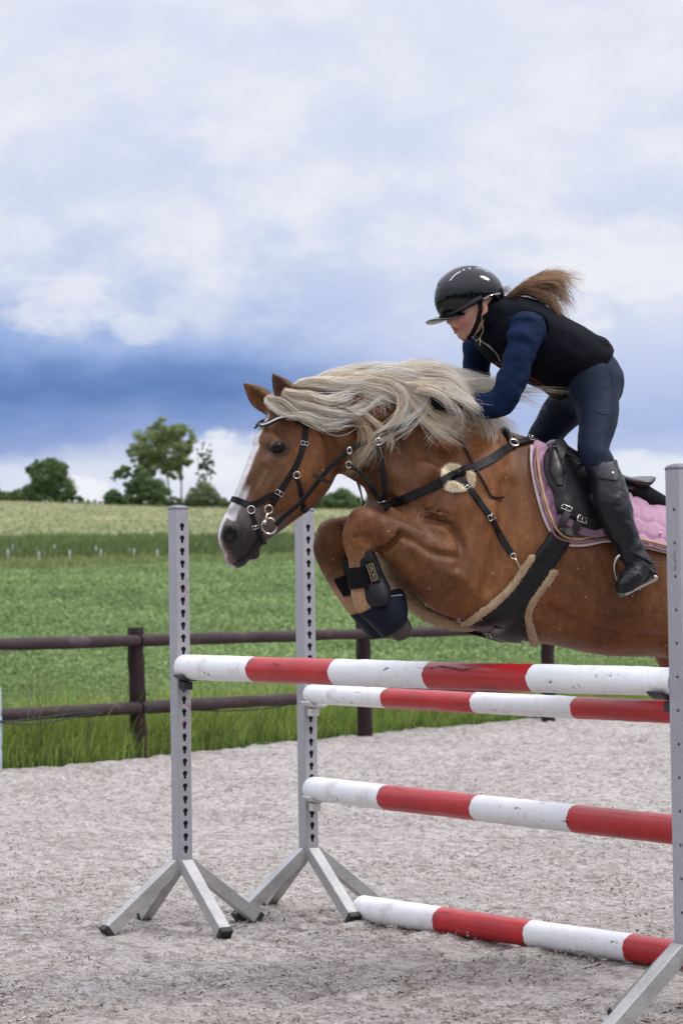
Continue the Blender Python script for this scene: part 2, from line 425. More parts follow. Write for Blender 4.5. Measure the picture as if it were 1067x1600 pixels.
# --- vegetation as leaf and blade meshes
M_LEAF = material('leaf', attr='Col', rough=.6, spec=.2, trans=.35)
M_BLADE = material('blade', attr='Col', rough=.6, spec=.25, trans=.4)
def leaves_mesh(name, P, N, size, aspect, col, mat=M_LEAF, parent=None):
    """diamond leaves at P with normals N"""
    n = len(P); N = N / np.linalg.norm(N, axis=1, keepdims=True)
    r = RNG.normal(size=(n, 3)); t = r - N * (r * N).sum(1, keepdims=True); t /= np.linalg.norm(t, axis=1, keepdims=True)
    s = np.cross(N, t); L = size[:, None]; W = L * aspect
    V = np.stack([P - t * L, P + s * W + N * L * .12, P + t * L, P - s * W + N * L * .12], 1).reshape(-1, 3)
    return np_mesh(name, V, np.arange(4 * n).reshape(-1, 4), mat, parent, False, np.repeat(col, 4, 0))
def blades_mesh(name, P, H, lean, w, col, tipcol, mat=M_BLADE, parent=None, seg=3):
    n = len(P); th = RNG.uniform(0, 2 * np.pi, n); d = np.stack([np.cos(th), np.sin(th), 0 * th], 1)
    fa = RNG.uniform(0, np.pi, n); s = np.stack([np.cos(fa), np.sin(fa) * .4, 0 * fa], 1)
    vs, cs = [], []
    for k in range(seg + 1):
        t = k / seg
        c = P + np.stack([0 * H, 0 * H, H * (t - .25 * lean * t * t)], 1) + d * (H * lean * t ** 2)[:, None]
        ww = (w * (1 - t) ** .7 + .0004)[:, None]
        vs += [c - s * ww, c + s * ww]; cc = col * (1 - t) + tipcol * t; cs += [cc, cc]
    V = np.stack(vs, 1).reshape(-1, 3); C = np.stack(cs, 1).reshape(-1, 3); m = 2 * (seg + 1)
    b = (np.arange(n) * m)[:, None]
    F = np.concatenate([np.concatenate([b + 2 * k, b + 2 * k + 1, b + 2 * k + 3, b + 2 * k + 2], 1) for k in range(seg)], 0)
    return np_mesh(name, V, F, mat, parent, False, C)

def verge(n=46000):
    a = RNG.uniform(-4, 13, n); b = np.abs(RNG.normal(0, .55, n)) - .02; b = np.where(RNG.uniform(size=n) < .2, RNG.uniform(-.02, 1.9, n), b)
    wob = (fbm(a * 1.4, a * 0 + 3.3, 31) - .47) * .9 + (fbm(a * 6, a * 0 + 1.3, 33) - .47) * .24
    b = b - wob * .45
    X = E0.x + a * EV.x + b * EN.x; Y = E0.y + a * EV.y + b * EN.y
    cl = fbm(X * 1.6, Y * 1.6, 51)
    taper = np.clip((a + 1.5) / 9, 0, 1)
    H = RNG.uniform(.20, .60, n) * (.55 + cl * 1.0) * (1.15 - .35 * taper) * np.clip((b + wob * .45) * 2.6 + .42, .25, 1)
    tall = RNG.uniform(size=n) < .03; H[tall] *= 1.7
    P = np.stack([X, Y, np.where(b > .3, .0, -.02) + terrain_z(X, Y) * (b > .3)], 1)
    g = np.array([[.170, .285, .055], [.240, .355, .075], [.340, .415, .130], [.090, .160, .040]])[RNG.integers(0, 4, n)] * RNG.uniform(.75, 1.25, (n, 1))
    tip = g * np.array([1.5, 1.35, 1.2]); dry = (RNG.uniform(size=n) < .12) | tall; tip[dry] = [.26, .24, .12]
    g[RNG.uniform(size=n) < .05] = [.22, .19, .10]
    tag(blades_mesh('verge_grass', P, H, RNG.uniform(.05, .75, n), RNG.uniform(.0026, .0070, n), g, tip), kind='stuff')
verge()

def crop(n=200000):
    u = RNG.uniform(0, 1, n); D = 1 / (1 / 20.5 + u * (1 / 128 - 1 / 20.5)); D = np.where(RNG.uniform(size=n) < .5, RNG.uniform(22, 126, n), D)
    X = RNG.uniform(-.19, .19, n) * D; a, b = edge_ab(X, D); k = b > .75 + RNG.uniform(0, .8, n); X, D = X[k], D[k]; n = len(X)
    row = fbm(X * 2.2, D * 2.2, 61); row2 = fbm(X * .5, D * .25, 62)
    h = RNG.uniform(.02, .20, n) * (.5 + row) + .02
    P = np.stack([X, D, terrain_z(X, D) + h], 1)
    N = RNG.normal(0, .55, (n, 3)) + [0, -.35, .9]
    size = RNG.uniform(.022, .050, n) * np.clip(D / 38, .85, 2.2)
    g = np.array([[.165, .240, .082], [.195, .275, .095], [.250, .325, .130], [.135, .200, .068]])[RNG.integers(0, 4, n)]
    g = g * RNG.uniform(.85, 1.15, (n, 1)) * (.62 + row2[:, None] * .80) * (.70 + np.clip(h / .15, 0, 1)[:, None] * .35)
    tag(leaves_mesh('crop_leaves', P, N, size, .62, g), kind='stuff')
crop()

def far_grass():
    # rough strip of taller grass and weeds beyond the crop, and the pale meadow's ragged edge
    n = 26000
    D = RNG.uniform(122, 202, n); X = RNG.uniform(-.17, .17, n) * D; w = fbm(X * .06, D * .05, 71)
    P = np.stack([X, D, terrain_z(X, D)], 1)
    dark = ((D > 147 + (w - .47) * 30) & (D < 196 + (w - .47) * 30)); H = np.where(dark, RNG.uniform(.4, .95, n), RNG.uniform(.15, .5, n))
    g = np.where(dark[:, None], [.125, .170, .062], [.215, .255, .098]) * RNG.uniform(.7, 1.3, (n, 1)) * (.75 + w[:, None] * .5)
    tag(blades_mesh('rough_grass', P, H, RNG.uniform(.1, .7, n), RNG.uniform(.05, .14, n), g, g * 1.25, seg=2), kind='stuff')
    n = 12000
    D = RNG.uniform(200, 372, n); X = RNG.uniform(-.17, .17, n) * D; w = fbm(X * .05, D * .03, 72)
    P = np.stack([X, D, terrain_z(X, D)], 1)
    g = np.array([.295, .300, .158]) * RNG.uniform(.9, 1.1, (n, 1)) * (.8 + w[:, None] * .4) * np.where(RNG.uniform(size=n)[:, None] < .2, [.85, .97, .85], [1, 1, 1])
    tag(blades_mesh('meadow_grass', P, RNG.uniform(.15, .42, n), RNG.uniform(.1, .7, n), RNG.uniform(.05, .14, n), g, g * 1.1, seg=2), kind='stuff')
far_grass()
# ------------------------------------------------------------------ trees and shrubs on the skyline
M_BARK = material('bark', (.060, .048, .038, 1), .9, bump=[(3, .6, .1, (4, 4, .6))], noise=(2, .3, 4))
def tube_pts(bm, A, B, ra, rb, n=6, sag=0.0):
    P = [A.lerp(B, t) + Vector((0, 0, sag * math.sin(t * math.pi))) for t in (0, .33, .66, 1)]
    sweep(bm, P, circle(1, n), scale=[ra + (rb - ra) * t for t in (0, .33, .66, 1)], smooth=True)
def tree(name, label, cat, group, px, D, blobs, nleaf0, leaf0, cols, trunks=(), airy=.5, clump=.9, seed=1, back=0.0, sparse=False):
    """blobs: (px, py, rx, ry) ellipses of the crown as seen, in photo pixels at distance D; they get real depth"""
    rng = np.random.default_rng(seed); s = D / FPX; nleaf = nleaf0 * 6; leaf = leaf0 * .46; clump = clump * 1.22
    bx = at(px, 785, D).x; bz = bz0 = float(terrain_z(np.array([bx]), np.array([D]))[0]); bot = max(b[1] + b[3] for b in blobs); hy = min(to_px((bx * q / D, q, float(terrain_z(np.array([bx * q / D]), np.array([float(q)]))[0])))[1] for q in range(300, 440, 10))
    bz += -.4 if trunks else max(-2.0, min(0, (bot - (hy + 3)) * s)); root = empty(name, (bx, D, bz))
    tag(root, label, cat, group)
    C, R = [], []
    tot = sum(b[2] * b[3] for b in blobs)
    for (x, y, rx, ry) in blobs:
        c = at(x, y, D) - Vector((bx, D, bz0)); k = max(4, int(nleaf0 * rx * ry / tot / 32))
        v = rng.normal(size=(k, 3)); v /= np.linalg.norm(v, axis=1, keepdims=True)
        v *= rng.uniform(airy, 1, (k, 1)) ** .6
        C.append(np.array([c.x, c.y + back, c.z]) + v * np.array([rx * s, (rx + ry) * .5 * s * .9, ry * s])); R.append(np.full(k, min(rx, ry) * s * .30 * clump))
    C = np.vstack(C); R = np.concatenate(R) * rng.uniform(.6, 1.25, len(C)); C[:, 2] = np.where(C[:, 2] < .9, rng.uniform(.1, .9, len(C)), C[:, 2])
    per = max(6, nleaf // len(C)); n = per * len(C); ci = np.repeat(np.arange(len(C)), per)
    v = rng.normal(size=(n, 3)); v /= np.linalg.norm(v, axis=1, keepdims=True); v *= rng.uniform(.15, 1, (n, 1)) ** .5
    P = C[ci] + v * R[ci][:, None] * [1.15, 1.1, .8]; P[:, 2] = np.maximum(P[:, 2], .05)
    col = np.array(cols)[rng.integers(0, len(cols), n)] * rng.uniform(.75, 1.25, (n, 1)) * rng.uniform(.8, 1.2, (len(C), 1))[ci]
    leaves_mesh('crown', P, v + [0, 0, .5] + rng.normal(0, .5, (n, 3)), rng.uniform(.6, 1.3, n) * leaf, .6, col, parent=root)
    bm = bmesh.new(); h = C[:, 2].max()
    for (tx, lean, top, r) in trunks or [(0, 0, .6, .16)]:
        base = Vector((tx * s, back, -.3)); tip = Vector((tx * s + lean * s, back, h * top))
        tube_pts(bm, base, tip, r, r * .35, 7)
        near = np.argsort(np.abs(C[:, 0] - tip.x))[: max(6, len(C) // max(1, len(trunks) or 1) // 2)]
        for q in near[:26]:
            t = rng.uniform(.35, .98); st = base.lerp(tip, t)
            tube_pts(bm, st, Vector(C[q]), r * .34 * (1.15 - t * .6), r * .06, 5, sag=-.05 * (Vector(C[q]) - st).length)
    o = bm_obj('trunk', bm, M_BARK, root, True)
    return root
DK = [(.085, .150, .058), (.110, .180, .070), (.140, .215, .085)]
MID = [(.155, .225, .085), (.195, .265, .100), (.235, .305, .125)]
LT = [(.270, .330, .125), (.330, .380, .150), (.390, .420, .185)]
GR = [(.200, .235, .160), (.240, .270, .190), (.160, .195, .130)]
SK = 'trees and shrubs along the crest of the meadow'
tree('broad_tree', 'dense dark green rounded tree standing alone at the far left of the crest', 'tree', SK, 78, 365,
     [(76, 740, 25, 24), (51, 727, 17, 9), (70, 720, 22, 9), (92, 731, 14, 11), (95, 760, 21, 18), (60, 763, 19, 16), (80, 772, 35, 11), (108, 768, 10, 9)], 9000, .30, DK + DK + MID, seed=3, clump=1.2)
tree('shrub', 'low mid green shrub beside the rounded tree, at the very edge of the photo', 'shrub', SK, 6, 366, [(4, 774, 18, 9), (-14, 770, 16, 12)], 1800, .26, MID, seed=4, clump=1.4)
tree('shrub', 'low olive shrub touching the left side of the rounded tree', 'shrub', SK, 28, 364, [(28, 773, 13, 10)], 1300, .26, MID + DK, seed=5, clump=1.4)
tree('hedge', 'thin low hedge running right from the foot of the rounded tree', 'hedge', SK, 130, 366, [(120, 777, 12, 6), (134, 780, 12, 4), (148, 782, 10, 3)], 1300, .24, DK + MID, seed=6, clump=1.2)
tree('tall_tree', 'tallest tree on the crest, airy light olive crown on thin twin trunks', 'tree', SK, 272, 366,
     [(262, 668, 32, 20), (236, 688, 28, 28), (284, 684, 20, 32), (262, 700, 32, 30), (284, 716, 16, 16), (232, 712, 20, 18), (214, 706, 18, 18), (290, 712, 12, 18), (246, 726, 22, 16), (276, 736, 14, 14)], 9000, .27, LT + MID,
     trunks=[(-3, -14, .74, .17), (11, 2, .78, .16)], airy=.35, clump=.86, seed=7)
tree('bushy_tree', 'mid green tree with outstretched boughs, left of the tallest tree', 'tree', SK, 222, 363,
     [(190, 736, 16, 10), (206, 728, 18, 10), (222, 750, 27, 20), (238, 764, 26, 20), (212, 770, 24, 16), (250, 772, 18, 14), (182, 744, 9, 5)], 7000, .27, MID + DK, trunks=[(0, -6, .7, .18)], airy=.3, clump=1.05, seed=8)
tree('bush', 'small dark bush at the left foot of the tree with outstretched boughs', 'bush', SK, 180, 361, [(177, 772, 14, 12), (190, 776, 12, 9)], 2000, .25, DK, seed=9, clump=1.3)
tree('bush', 'dark green bush under the twin trunks of the tallest tree', 'bush', SK, 278, 361, [(272, 776, 15, 9), (290, 779, 10, 7), (258, 780, 12, 6)], 1700, .25, DK + MID, seed=10, clump=1.3)
tree('feathery_tree', 'thin feathery tree with see-through twigs, right of the tallest tree', 'tree', SK, 321, 367,
     [(318, 722, 12, 24), (326, 700, 6, 14), (331, 722, 9, 16), (311, 738, 9, 14), (309, 704, 5, 11), (322, 712, 10, 22), (334, 736, 7, 10), (318, 692, 4, 8)], 1500, .26, GR, trunks=[(0, 4, .92, .09), (-4, -8, .8, .06), (3, 10, .85, .06)], airy=.1, clump=.75, seed=11)
tree('willow_bush', 'grey green round bush under the thin feathery tree', 'bush', SK, 318, 362, [(315, 762, 19, 19), (330, 772, 15, 14), (304, 774, 14, 12)], 3600, .25, GR + MID, seed=12, clump=1.2)
tree('shrub', 'low green shrub just right of the grey green round bush', 'shrub', SK, 348, 363, [(346, 780, 10, 8), (360, 784, 12, 6)], 1200, .25, MID, seed=13, clump=1.3)
tree('hedge', 'long low dark hedge along the foot of the tall trees', 'hedge', SK, 255, 364.5, [(172 + 12 * k, 785 - (k % 3), 10, 4 + (k * 5 % 4)) for k in range(16)], 3600, .24, DK + MID, seed=26, clump=1.2)
tree('bush', 'broad green bush on the skyline seen between the throat and the knees of the horse', 'bush', SK, 525, 362, [(505, 787, 18, 13), (532, 783, 22, 18), (553, 788, 14, 12), (488, 792, 10, 9)], 4200, .26, DK + MID, seed=14, clump=1.25)
tree('bush', 'dark bush on the skyline seen below the neck of the horse', 'bush', SK, 588, 364, [(584, 788, 14, 14), (606, 788, 16, 15)], 2000, .26, DK + MID, seed=15, clump=1.25)
tree('bush', 'olive bush on the skyline peeping out beside the tall post right of the saddle pad', 'bush', SK, 1046, 362, [(1048, 806, 20, 20), (1072, 800, 16, 18)], 2600, .26, MID + LT, seed=16, clump=1.25)

# ------------------------------------------------------------------ white marker posts at the far side of the crop
M_MARK = material('marker_plastic', (.40, .42, .40, 1), .5, noise=(6, .2, 3))
M_MARKD = material('marker_wood', (.10, .075, .055, 1), .8, noise=(6, .2, 3))
marks = [(13, 864, 12, 'short white marker post, leftmost of its line in the far field'), (21, 858, 15, 'taller white marker post, next to the leftmost one in the far field'),
         (61, 866, 8, 'stubby white marker post standing alone, third in the line from the far left'), (85, 858, 14, 'tall white marker post, fourth in the line from the far left'),
         (109, 866, 13, 'white marker post, fifth in the line, set a little nearer than its neighbours'), (151, 860, 14, 'white marker post, left one of the close pair at the middle of the line'),
         (157, 864, 12, 'white marker post, right one of the close pair at the middle of the line'), (203, 862, 10, 'white marker post, left one of the short pair before the grey jump stand'),
         (209, 863, 11, 'white marker post, right one of the short pair before the grey jump stand'), (246, 865, 13, 'white marker post closest to the grey jump stand, on its left'),
         (306, 855, 14, 'thin pale marker post just right of the grey jump stand')]
for i, (x, y, h, lab) in enumerate(marks):
    D = 150 - (y - 858) * 1.6; p = at(x, y, D); z0 = float(terrain_z(np.array([p.x]), np.array([p.y]))[0])
    bm = bmesh.new(); hh = h * D / FPX; z1 = p.z + hh * .5
    sweep(bm, [(0, 0, -.2), (0, 0, z1 - z0 - .03), (0, 0, z1 - z0)], circle(.05, 8), ups=[(0, 1, 0)] * 3, scale=[1, 1, .6], smooth=True)
    o = bm_obj('marker_post', bm, M_MARK, None, True); o.location = (p.x, p.y, z0); o.rotation_euler = (random.uniform(-.05, .05), random.uniform(-.07, .07), 0)
    tag(o, lab, 'marker post', 'white marker posts across the far field')
p = at(319, 865, 148); z0 = float(terrain_z(np.array([p.x]), np.array([p.y]))[0])
bm = bmesh.new(); sweep(bm, [(0, 0, -.2), (0, 0, p.z + .2 - z0)], circle(.09, 8), ups=[(0, 1, 0)] * 2)
o = bm_obj('wooden_stake', bm, M_MARKD); o.location = (p.x, p.y, z0); tag(o, 'short dark wooden stake right of the thin pale marker post', 'stake')

# ------------------------------------------------------------------ the paddock fence
M_FENCE = material('fence_wood', (.026, .014, .016, 1), .7, spec=.2, noise=[(3, .35, 5, (1, 1, 1)), (22, .3, 4, (1, 1, .12))], bump=[(30, .5, .01, (1, 1, .1)), (7, .3, .02)], tint=[((.060, .042, .046, 1), 5, .55, .75, (1, 1, .4))])
M_FENCE_RAIL = material('fence_rail_wood', (.042, .025, .028, 1), .66, spec=.3, noise=[(3, .3, 5), (26, .3, 4, (.1, 1, 1))], bump=[(30, .5, .01, (.1, 1, 1)), (7, .3, .02)], tint=[((.095, .072, .078, 1), 4, .54, .74, (.3, 1, 1))])
def log_mesh(A, B, r0, r1, n=14, seg=14, rough=.04, seed=0):
    """a round timber with uneven girth; ends chamfered. built along its own X axis for rails, world for posts"""
    rng = np.random.default_rng(seed); bm = bmesh.new(); A, B = Vector(A), Vector(B)
    P, S = [], []
    for k in range(seg + 1):
        t = k / seg; P.append(A.lerp(B, t) + Vector(rng.normal(0, r0 * .05, 3))); S.append((r0 + (r1 - r0) * t) * (1 + rng.normal(0, rough)))
    P = [A] + [A.lerp(B, .004)] + P[1:-1] + [A.lerp(B, .996)] + [B]; S = [S[0] * .9] + [S[0]] + S[1:-1] + [S[-1]] + [S[-1] * .9]
    ax = (B - A).normalized(); up = Vector((0, 0, 1)) if abs(ax.z) < .9 else Vector((0, 1, 0))
    sweep(bm, P, circle(1, n), ups=[up] * len(P), scale=S, smooth=True)
    return bm
fp = [on_z(218, 1184), on_z(570.5, 1154)]
step = fp[1] - fp[0]
fpos = [fp[0] - step * 2, fp[0] - step, fp[0], fp[1], fp[1] + step * 1.0, fp[1] + step * 2.0, fp[1] + step * 3]
fence = empty('fence', fpos[2]); tag(fence, 'dark brown round rail fence between the sand arena and the green crop', 'fence')
lean = [(0, 0), (.01, 0), (-.020, 0), (-.006, 0), (.0, 0), (.01, 0), (0, 0)]
FH = 1.11
for i, p in enumerate(fpos):
    top = p + Vector((lean[i][0] * FH, 0, FH + (.0, .0, .0, .02, -.12, 0, 0)[i]))
    o = bm_obj('post', log_mesh(p + Vector((0, 0, -.3)), top, .074, .070, seed=i), M_FENCE, None, True); auto_smooth(o, 40); pw(o, fence)
toward = Vector((EV.y, -EV.x, 0))                            # the arena side
def rail_z(px, py, D): return at(px, py, D).z
zt = [rail_z(213, 1001, fp[0].y), rail_z(563, 991, fp[1].y)]; zb = [rail_z(215, 1106, fp[0].y), rail_z(568, 1088, fp[1].y)]
for i in range(len(fpos) - 1):
    for zz, r in ((zt, .054), (zb, .056)):
        f = i - 2; za = zz[0] + (zz[1] - zz[0]) * f * .6; zc = zz[0] + (zz[1] - zz[0]) * (f + 1) * .6
        d = (fpos[i + 1] - fpos[i]).normalized(); off = toward * .035
        A = fpos[i] + Vector((0, 0, za)) + off + d * (-.02); B = fpos[i + 1] + Vector((0, 0, zc)) + off + d * (-.045)
        L = (B - A).length; bm = log_mesh((0, 0, 0), (L, 0, 0), r, r * .93, seed=i * 7 + int(r * 1000))
        o = bm_obj('rail', bm, M_FENCE_RAIL, None, True); auto_smooth(o, 40)
        q = (B - A).normalized(); o.data.transform(Matrix.LocRotScale(A, q.to_track_quat('X', 'Z'), None)); pw(o, fence)
# slack wires looped below the lower rail
M_WIRE = material('wire', (.05, .055, .06, 1), .5, .6)
for k, (pp, lab) in enumerate([([(-60, 1122), (0, 1129), (30, 1132), (70, 1130), (130, 1118), (205, 1112)], 'lowest slack dark wire sagging under the bottom fence rail at far left'),
                               ([(-60, 1120), (0, 1127), (50, 1124), (110, 1116), (205, 1109)], 'slack dark wire close under the bottom fence rail, ending at the first post'),
                               ([(229, 1109), (300, 1110), (360, 1111), (420, 1107), (470, 1098)], 'thin dark wire hanging below the bottom rail between the two grey stands')]):
    D = [fp[0].y - .06 + (x - 213) / 350 * (fp[1].y - fp[0].y) for x, y in pp]
    bm = bmesh.new(); P = spline([tuple(at(x, y, d - .03)) for (x, y), d in zip(pp, D)], 24)
    sweep(bm, [Vector(q) for q in P], circle(.006, 5), smooth=True); o = bm_obj('fence_wire', bm, M_WIRE, None, True)
    tag(o, lab, 'wire', 'slack wires on the paddock fence')
# a pale plastic drum whose side just enters the photo
M_DRUM = material('pale_plastic', (.42, .50, .56, 1), .4, noise=(3, .08, 3))
g = on_z(-33, 1206); bm = bmesh.new()
prof = [(0, .00), (.17, .0), (.185, .02), (.185, .10), (.178, .115), (.185, .13), (.187, .25), (.178, .27), (.186, .29), (.180, .38), (.165, .405), (.06, .41), (.0, .41)]
prof = [(r, z * 1.75) for r, z in prof]
rings = []
for r, z in prof: rings.append([bm.verts.new((max(r, .001) * math.cos(a), max(r, .001) * math.sin(a), z * 1.0)) for a in np.linspace(0, 2 * math.pi, 28, endpoint=False)])
for A, B in zip(rings, rings[1:]):
    for j in range(28): bm.faces.new((A[j], A[(j + 1) % 28], B[(j + 1) % 28], B[j]))
o = bm_obj('plastic_drum', bm, M_DRUM, None, True); o.location = (g.x, g.y, -.02); tag(o, 'pale blue grey plastic drum by the grass at the very left edge of the photo', 'drum')

# ------------------------------------------------------------------ belt of trees behind the photographer (mirrored in the helmet)
def belt():
    rng = np.random.default_rng(77); C, R = [], []
    for k in range(26):
        x, y, h = -52 + k * 4.2 + rng.uniform(-1, 1), -15 + rng.uniform(-3, 2), rng.uniform(5.5, 10)
        for q in range(34): C.append((x + rng.normal(0, 1.5), y + rng.normal(0, 1.3), h * rng.uniform(.08, 1))); R.append(rng.uniform(.8, 1.5))
    C, R = np.array(C), np.array(R); per = 26; ci = np.repeat(np.arange(len(C)), per); v = rng.normal(size=(len(ci), 3)); v /= np.linalg.norm(v, axis=1, keepdims=True)
    P = C[ci] + v * R[ci][:, None] * rng.uniform(.3, 1, (len(ci), 1)); P[:, 2] = np.maximum(P[:, 2], .1)
    o = leaves_mesh('tree_belt', P, v, rng.uniform(.3, .6, len(P)), .6, np.array(DK)[rng.integers(0, 3, len(P))] * rng.uniform(.7, 1.2, (len(P), 1))); o['kind'] = 'stuff'
belt()
# ------------------------------------------------------------------ jump stands, cups and poles
PD = Vector((.5317, -.8469, 0)).normalized(); QD = Vector((-PD.y * -1, PD.x * -1, 0))       # along the poles; QD = towards the left front
QD = Vector((-.8469, -.5317, 0))
M_ALU = material('weathered_aluminium', (.40, .39, .42, 1), .5, .35, noise=[(5, .10, 5, (1, 1, .3)), (60, .06, 3)], bump=[(120, .12, .002)], tint=[((.25, .235, .24, 1), 6, .58, .78), ((.45, .445, .47, 1), 14, .60, .72)])
M_ALU_LEG = material('scuffed_aluminium', (.42, .41, .405, 1), .45, .35, noise=[(9, .16, 5), (70, .1, 3)], bump=[(90, .2, .003)], tint=[((.26, .23, .20, 1), 9, .56, .76)])
M_RUB = material('black_rubber', (.025, .025, .028, 1), .6, noise=(20, .3, 3))
M_CAP = material('grey_plastic_cap', (.13, .13, .16, 1), .45)
M_HOLE = material('hole_shade_black', (.02, .02, .022, 1), .8)
M_RIV = material('dark_rivet', (.06, .06, .07, 1), .5, .4)
M_PINK = material('pink_paint', (.42, .08, .25, 1), .6)
A2 = .032; ZB, ZT = .238, 1.694
def keyhole(cx, cz, r=.0108, w=.0062, drop=.0165, n=14):
    pts = []; a0 = math.asin(w / r)
    for k in range(n + 1):
        a = -math.pi / 2 + a0 + (2 * math.pi - 2 * a0) * k / n; pts.append((cx + r * math.cos(a), cz + r * math.sin(a)))
    for k in range(5):
        a = math.pi + math.pi * k / 4; pts.append((cx + w * math.cos(a), cz - drop + w * math.sin(a)))
    return pts
def post_mesh():
    """square tube, 64 mm, keyholes every 50 mm cut through its +X face; local X = towards the other stand"""
    bm = bmesh.new(); zs = [1.628 - .05 * k for k in range(27)]
    # rounded corner strips and three plain faces
    c = .005; ring = []
    ring = [(A2, A2 - c), (A2 - c, A2), (-A2 + c, A2), (-A2, A2 - c), (-A2, -A2 + c), (-A2 + c, -A2), (A2 - c, -A2), (A2, -A2 + c)]
    lo = [bm.verts.new((x, y, ZB)) for x, y in ring]; hi = [bm.verts.new((x, y, ZT)) for x, y in ring]
    for j in range(7):
        f = bm.faces.new((lo[j], lo[j + 1], hi[j + 1], hi[j])); f.smooth = j in (0, 2, 4, 6)
    W = A2 - c
    bounds = [ZT] + [z + .025 - .004 for z in zs[1:]]; bounds = [zs[0] + .021] + [z + .021 for z in zs[1:]] + [zs[-1] - .029]
    def quad(z1, z0): bm.faces.new([bm.verts.new(p) for p in ((A2, -W, z0), (A2, W, z0), (A2, W, z1), (A2, -W, z1))])
    quad(ZT, bounds[0]); quad(bounds[-1], ZB)
    for z, zt_, zb_ in zip(zs, bounds, bounds[1:]):
        kp = keyhole(0, z); n = len(kp); cx = z - .006
        outer = []
        for y, zz in kp:                                     # project the keyhole outline to the cell's border
            dy, dz = y, zz - cx; t = min(W / abs(dy) if abs(dy) > 1e-6 else 1e9, ((zt_ - cx) / dz if dz > 0 else (zb_ - cx) / dz) if abs(dz) > 1e-6 else 1e9)
            outer.append((dy * t, cx + dz * t))
        ko = [bm.verts.new((A2, y, zz)) for y, zz in kp]; oo = [bm.verts.new((A2, y, zz)) for y, zz in outer]; ki = [bm.verts.new((A2 - .004, y, zz)) for y, zz in kp]
        kc = [bm.verts.new((A2 - .0045, y, zz)) for y, zz in kp]
        for j in range(n):
            k = (j + 1) % n; bm.faces.new((oo[j], oo[k], ko[k], ko[j])); bm.faces.new((ko[j], ko[k], ki[k], ki[j]))
            (y0, z0), (y1, z1) = outer[j], outer[k]
            if abs(y0 - y1) > 1e-5 and abs(z0 - z1) > 1e-5:  # fill the cell's corner
                corner = (math.copysign(W, y0 if abs(abs(y0) - W) < 1e-5 else y1), z0 if abs(abs(y0) - W) > 1e-5 else z1)
                bm.faces.new((oo[j], bm.verts.new((A2, corner[0], corner[1])), oo[k]))
    bmesh.ops.remove_doubles(bm, verts=bm.verts[:], dist=1e-5)
    me = bpy.data.meshes.new('post'); bmesh.ops.recalc_face_normals(bm, faces=bm.faces[:])
    # recalc cannot know inside from outside on an open shell: make the +X face look out
    bm.to_mesh(me); bm.free(); return me
def leg_mesh():
    bm = bmesh.new(); pts = [(.028, 0, .262), (.335, 0, .022)]
    prof = [(-.025, -.021), (.025, -.021), (.025, .021), (-.025, .021)]
    prof = [(-.025, -.023), (-.023, -.025), (.023, -.025), (.025, -.023), (.025, .023), (.023, .025), (-.023, .025), (-.025, .023)]
    sweep(bm, pts, prof, ups=[(0, 0, 1)] * 2)
    me = bpy.data.meshes.new('leg'); bmesh.ops.recalc_face_normals(bm, faces=bm.faces[:]); bm.to_mesh(me); bm.free(); return me
def foot_mesh():
    bm = bmesh.new(); prof = [(-.027, -.027), (.027, -.027), (.027, .027), (-.027, .027)]
    sweep(bm, [(.330, 0, .026), (.352, 0, .009)], prof, ups=[(0, 0, 1)] * 2); bmesh.ops.bevel(bm, geom=bm.edges[:], offset=.003, segments=2, affect='EDGES')
    me = bpy.data.meshes.new('foot'); bmesh.ops.recalc_face_normals(bm, faces=bm.faces[:]); bm.to_mesh(me); bm.free(); return me
def cap_mesh():
    bm = bmesh.new(); rings = []
    for s, z in ((1.03, 0), (1.03, .006), (.9, .0115), (.6, .0165), (.3, .0185)):
        rings.append([bm.verts.new((A2 * s * x, A2 * s * y, ZT + z)) for x, y in ((1, .85), (.85, 1), (0, 1.0), (-.85, 1), (-1, .85), (-1, 0), (-1, -.85), (-.85, -1), (0, -1), (.85, -1), (1, -.85), (1, 0))])
    for A, B in zip(rings, rings[1:]):
        for j in range(12): bm.faces.new((A[j], A[(j + 1) % 12], B[(j + 1) % 12], B[j]))
    bm.faces.new(rings[-1]); bm.faces.new(rings[0][::-1])
    me = bpy.data.meshes.new('cap'); bmesh.ops.recalc_face_normals(bm, faces=bm.faces[:]); bm.to_mesh(me); bm.free(); return me
def rivet_mesh():
    bm = bmesh.new(); bmesh.ops.create_cone(bm, cap_ends=True, segments=10, radius1=.0042, radius2=.0034, depth=.003, matrix=Matrix.Translation((0, 0, .0015)))
    me = bpy.data.meshes.new('rivet'); bm.to_mesh(me); bm.free(); return me
def shade_box_mesh():
    bm = bmesh.new(); bm_box(bm, (.046, .056, ZT - ZB - .01), Matrix.Translation((0, 0, (ZT + ZB) / 2)))  # black box added inside the tube so the keyholes read as dark
    me = bpy.data.meshes.new('hole_shade_box'); bm.to_mesh(me); bm.free(); me.materials.append(M_HOLE); return me
ME_SHADE = shade_box_mesh()
ME_POST, ME_LEG, ME_FOOT, ME_CAP, ME_RIV = post_mesh(), leg_mesh(), foot_mesh(), cap_mesh(), rivet_mesh()
for me, mt in ((ME_POST, M_ALU), (ME_LEG, M_ALU_LEG), (ME_FOOT, M_RUB), (ME_CAP, M_CAP), (ME_RIV, M_RIV)): me.materials.append(mt)
def mesh_child(name, me, parent, M=None):
    o = bpy.data.objects.new(name, me); COL.objects.link(o); o.parent = parent
    if M is not None: o.matrix_local = M
    return o
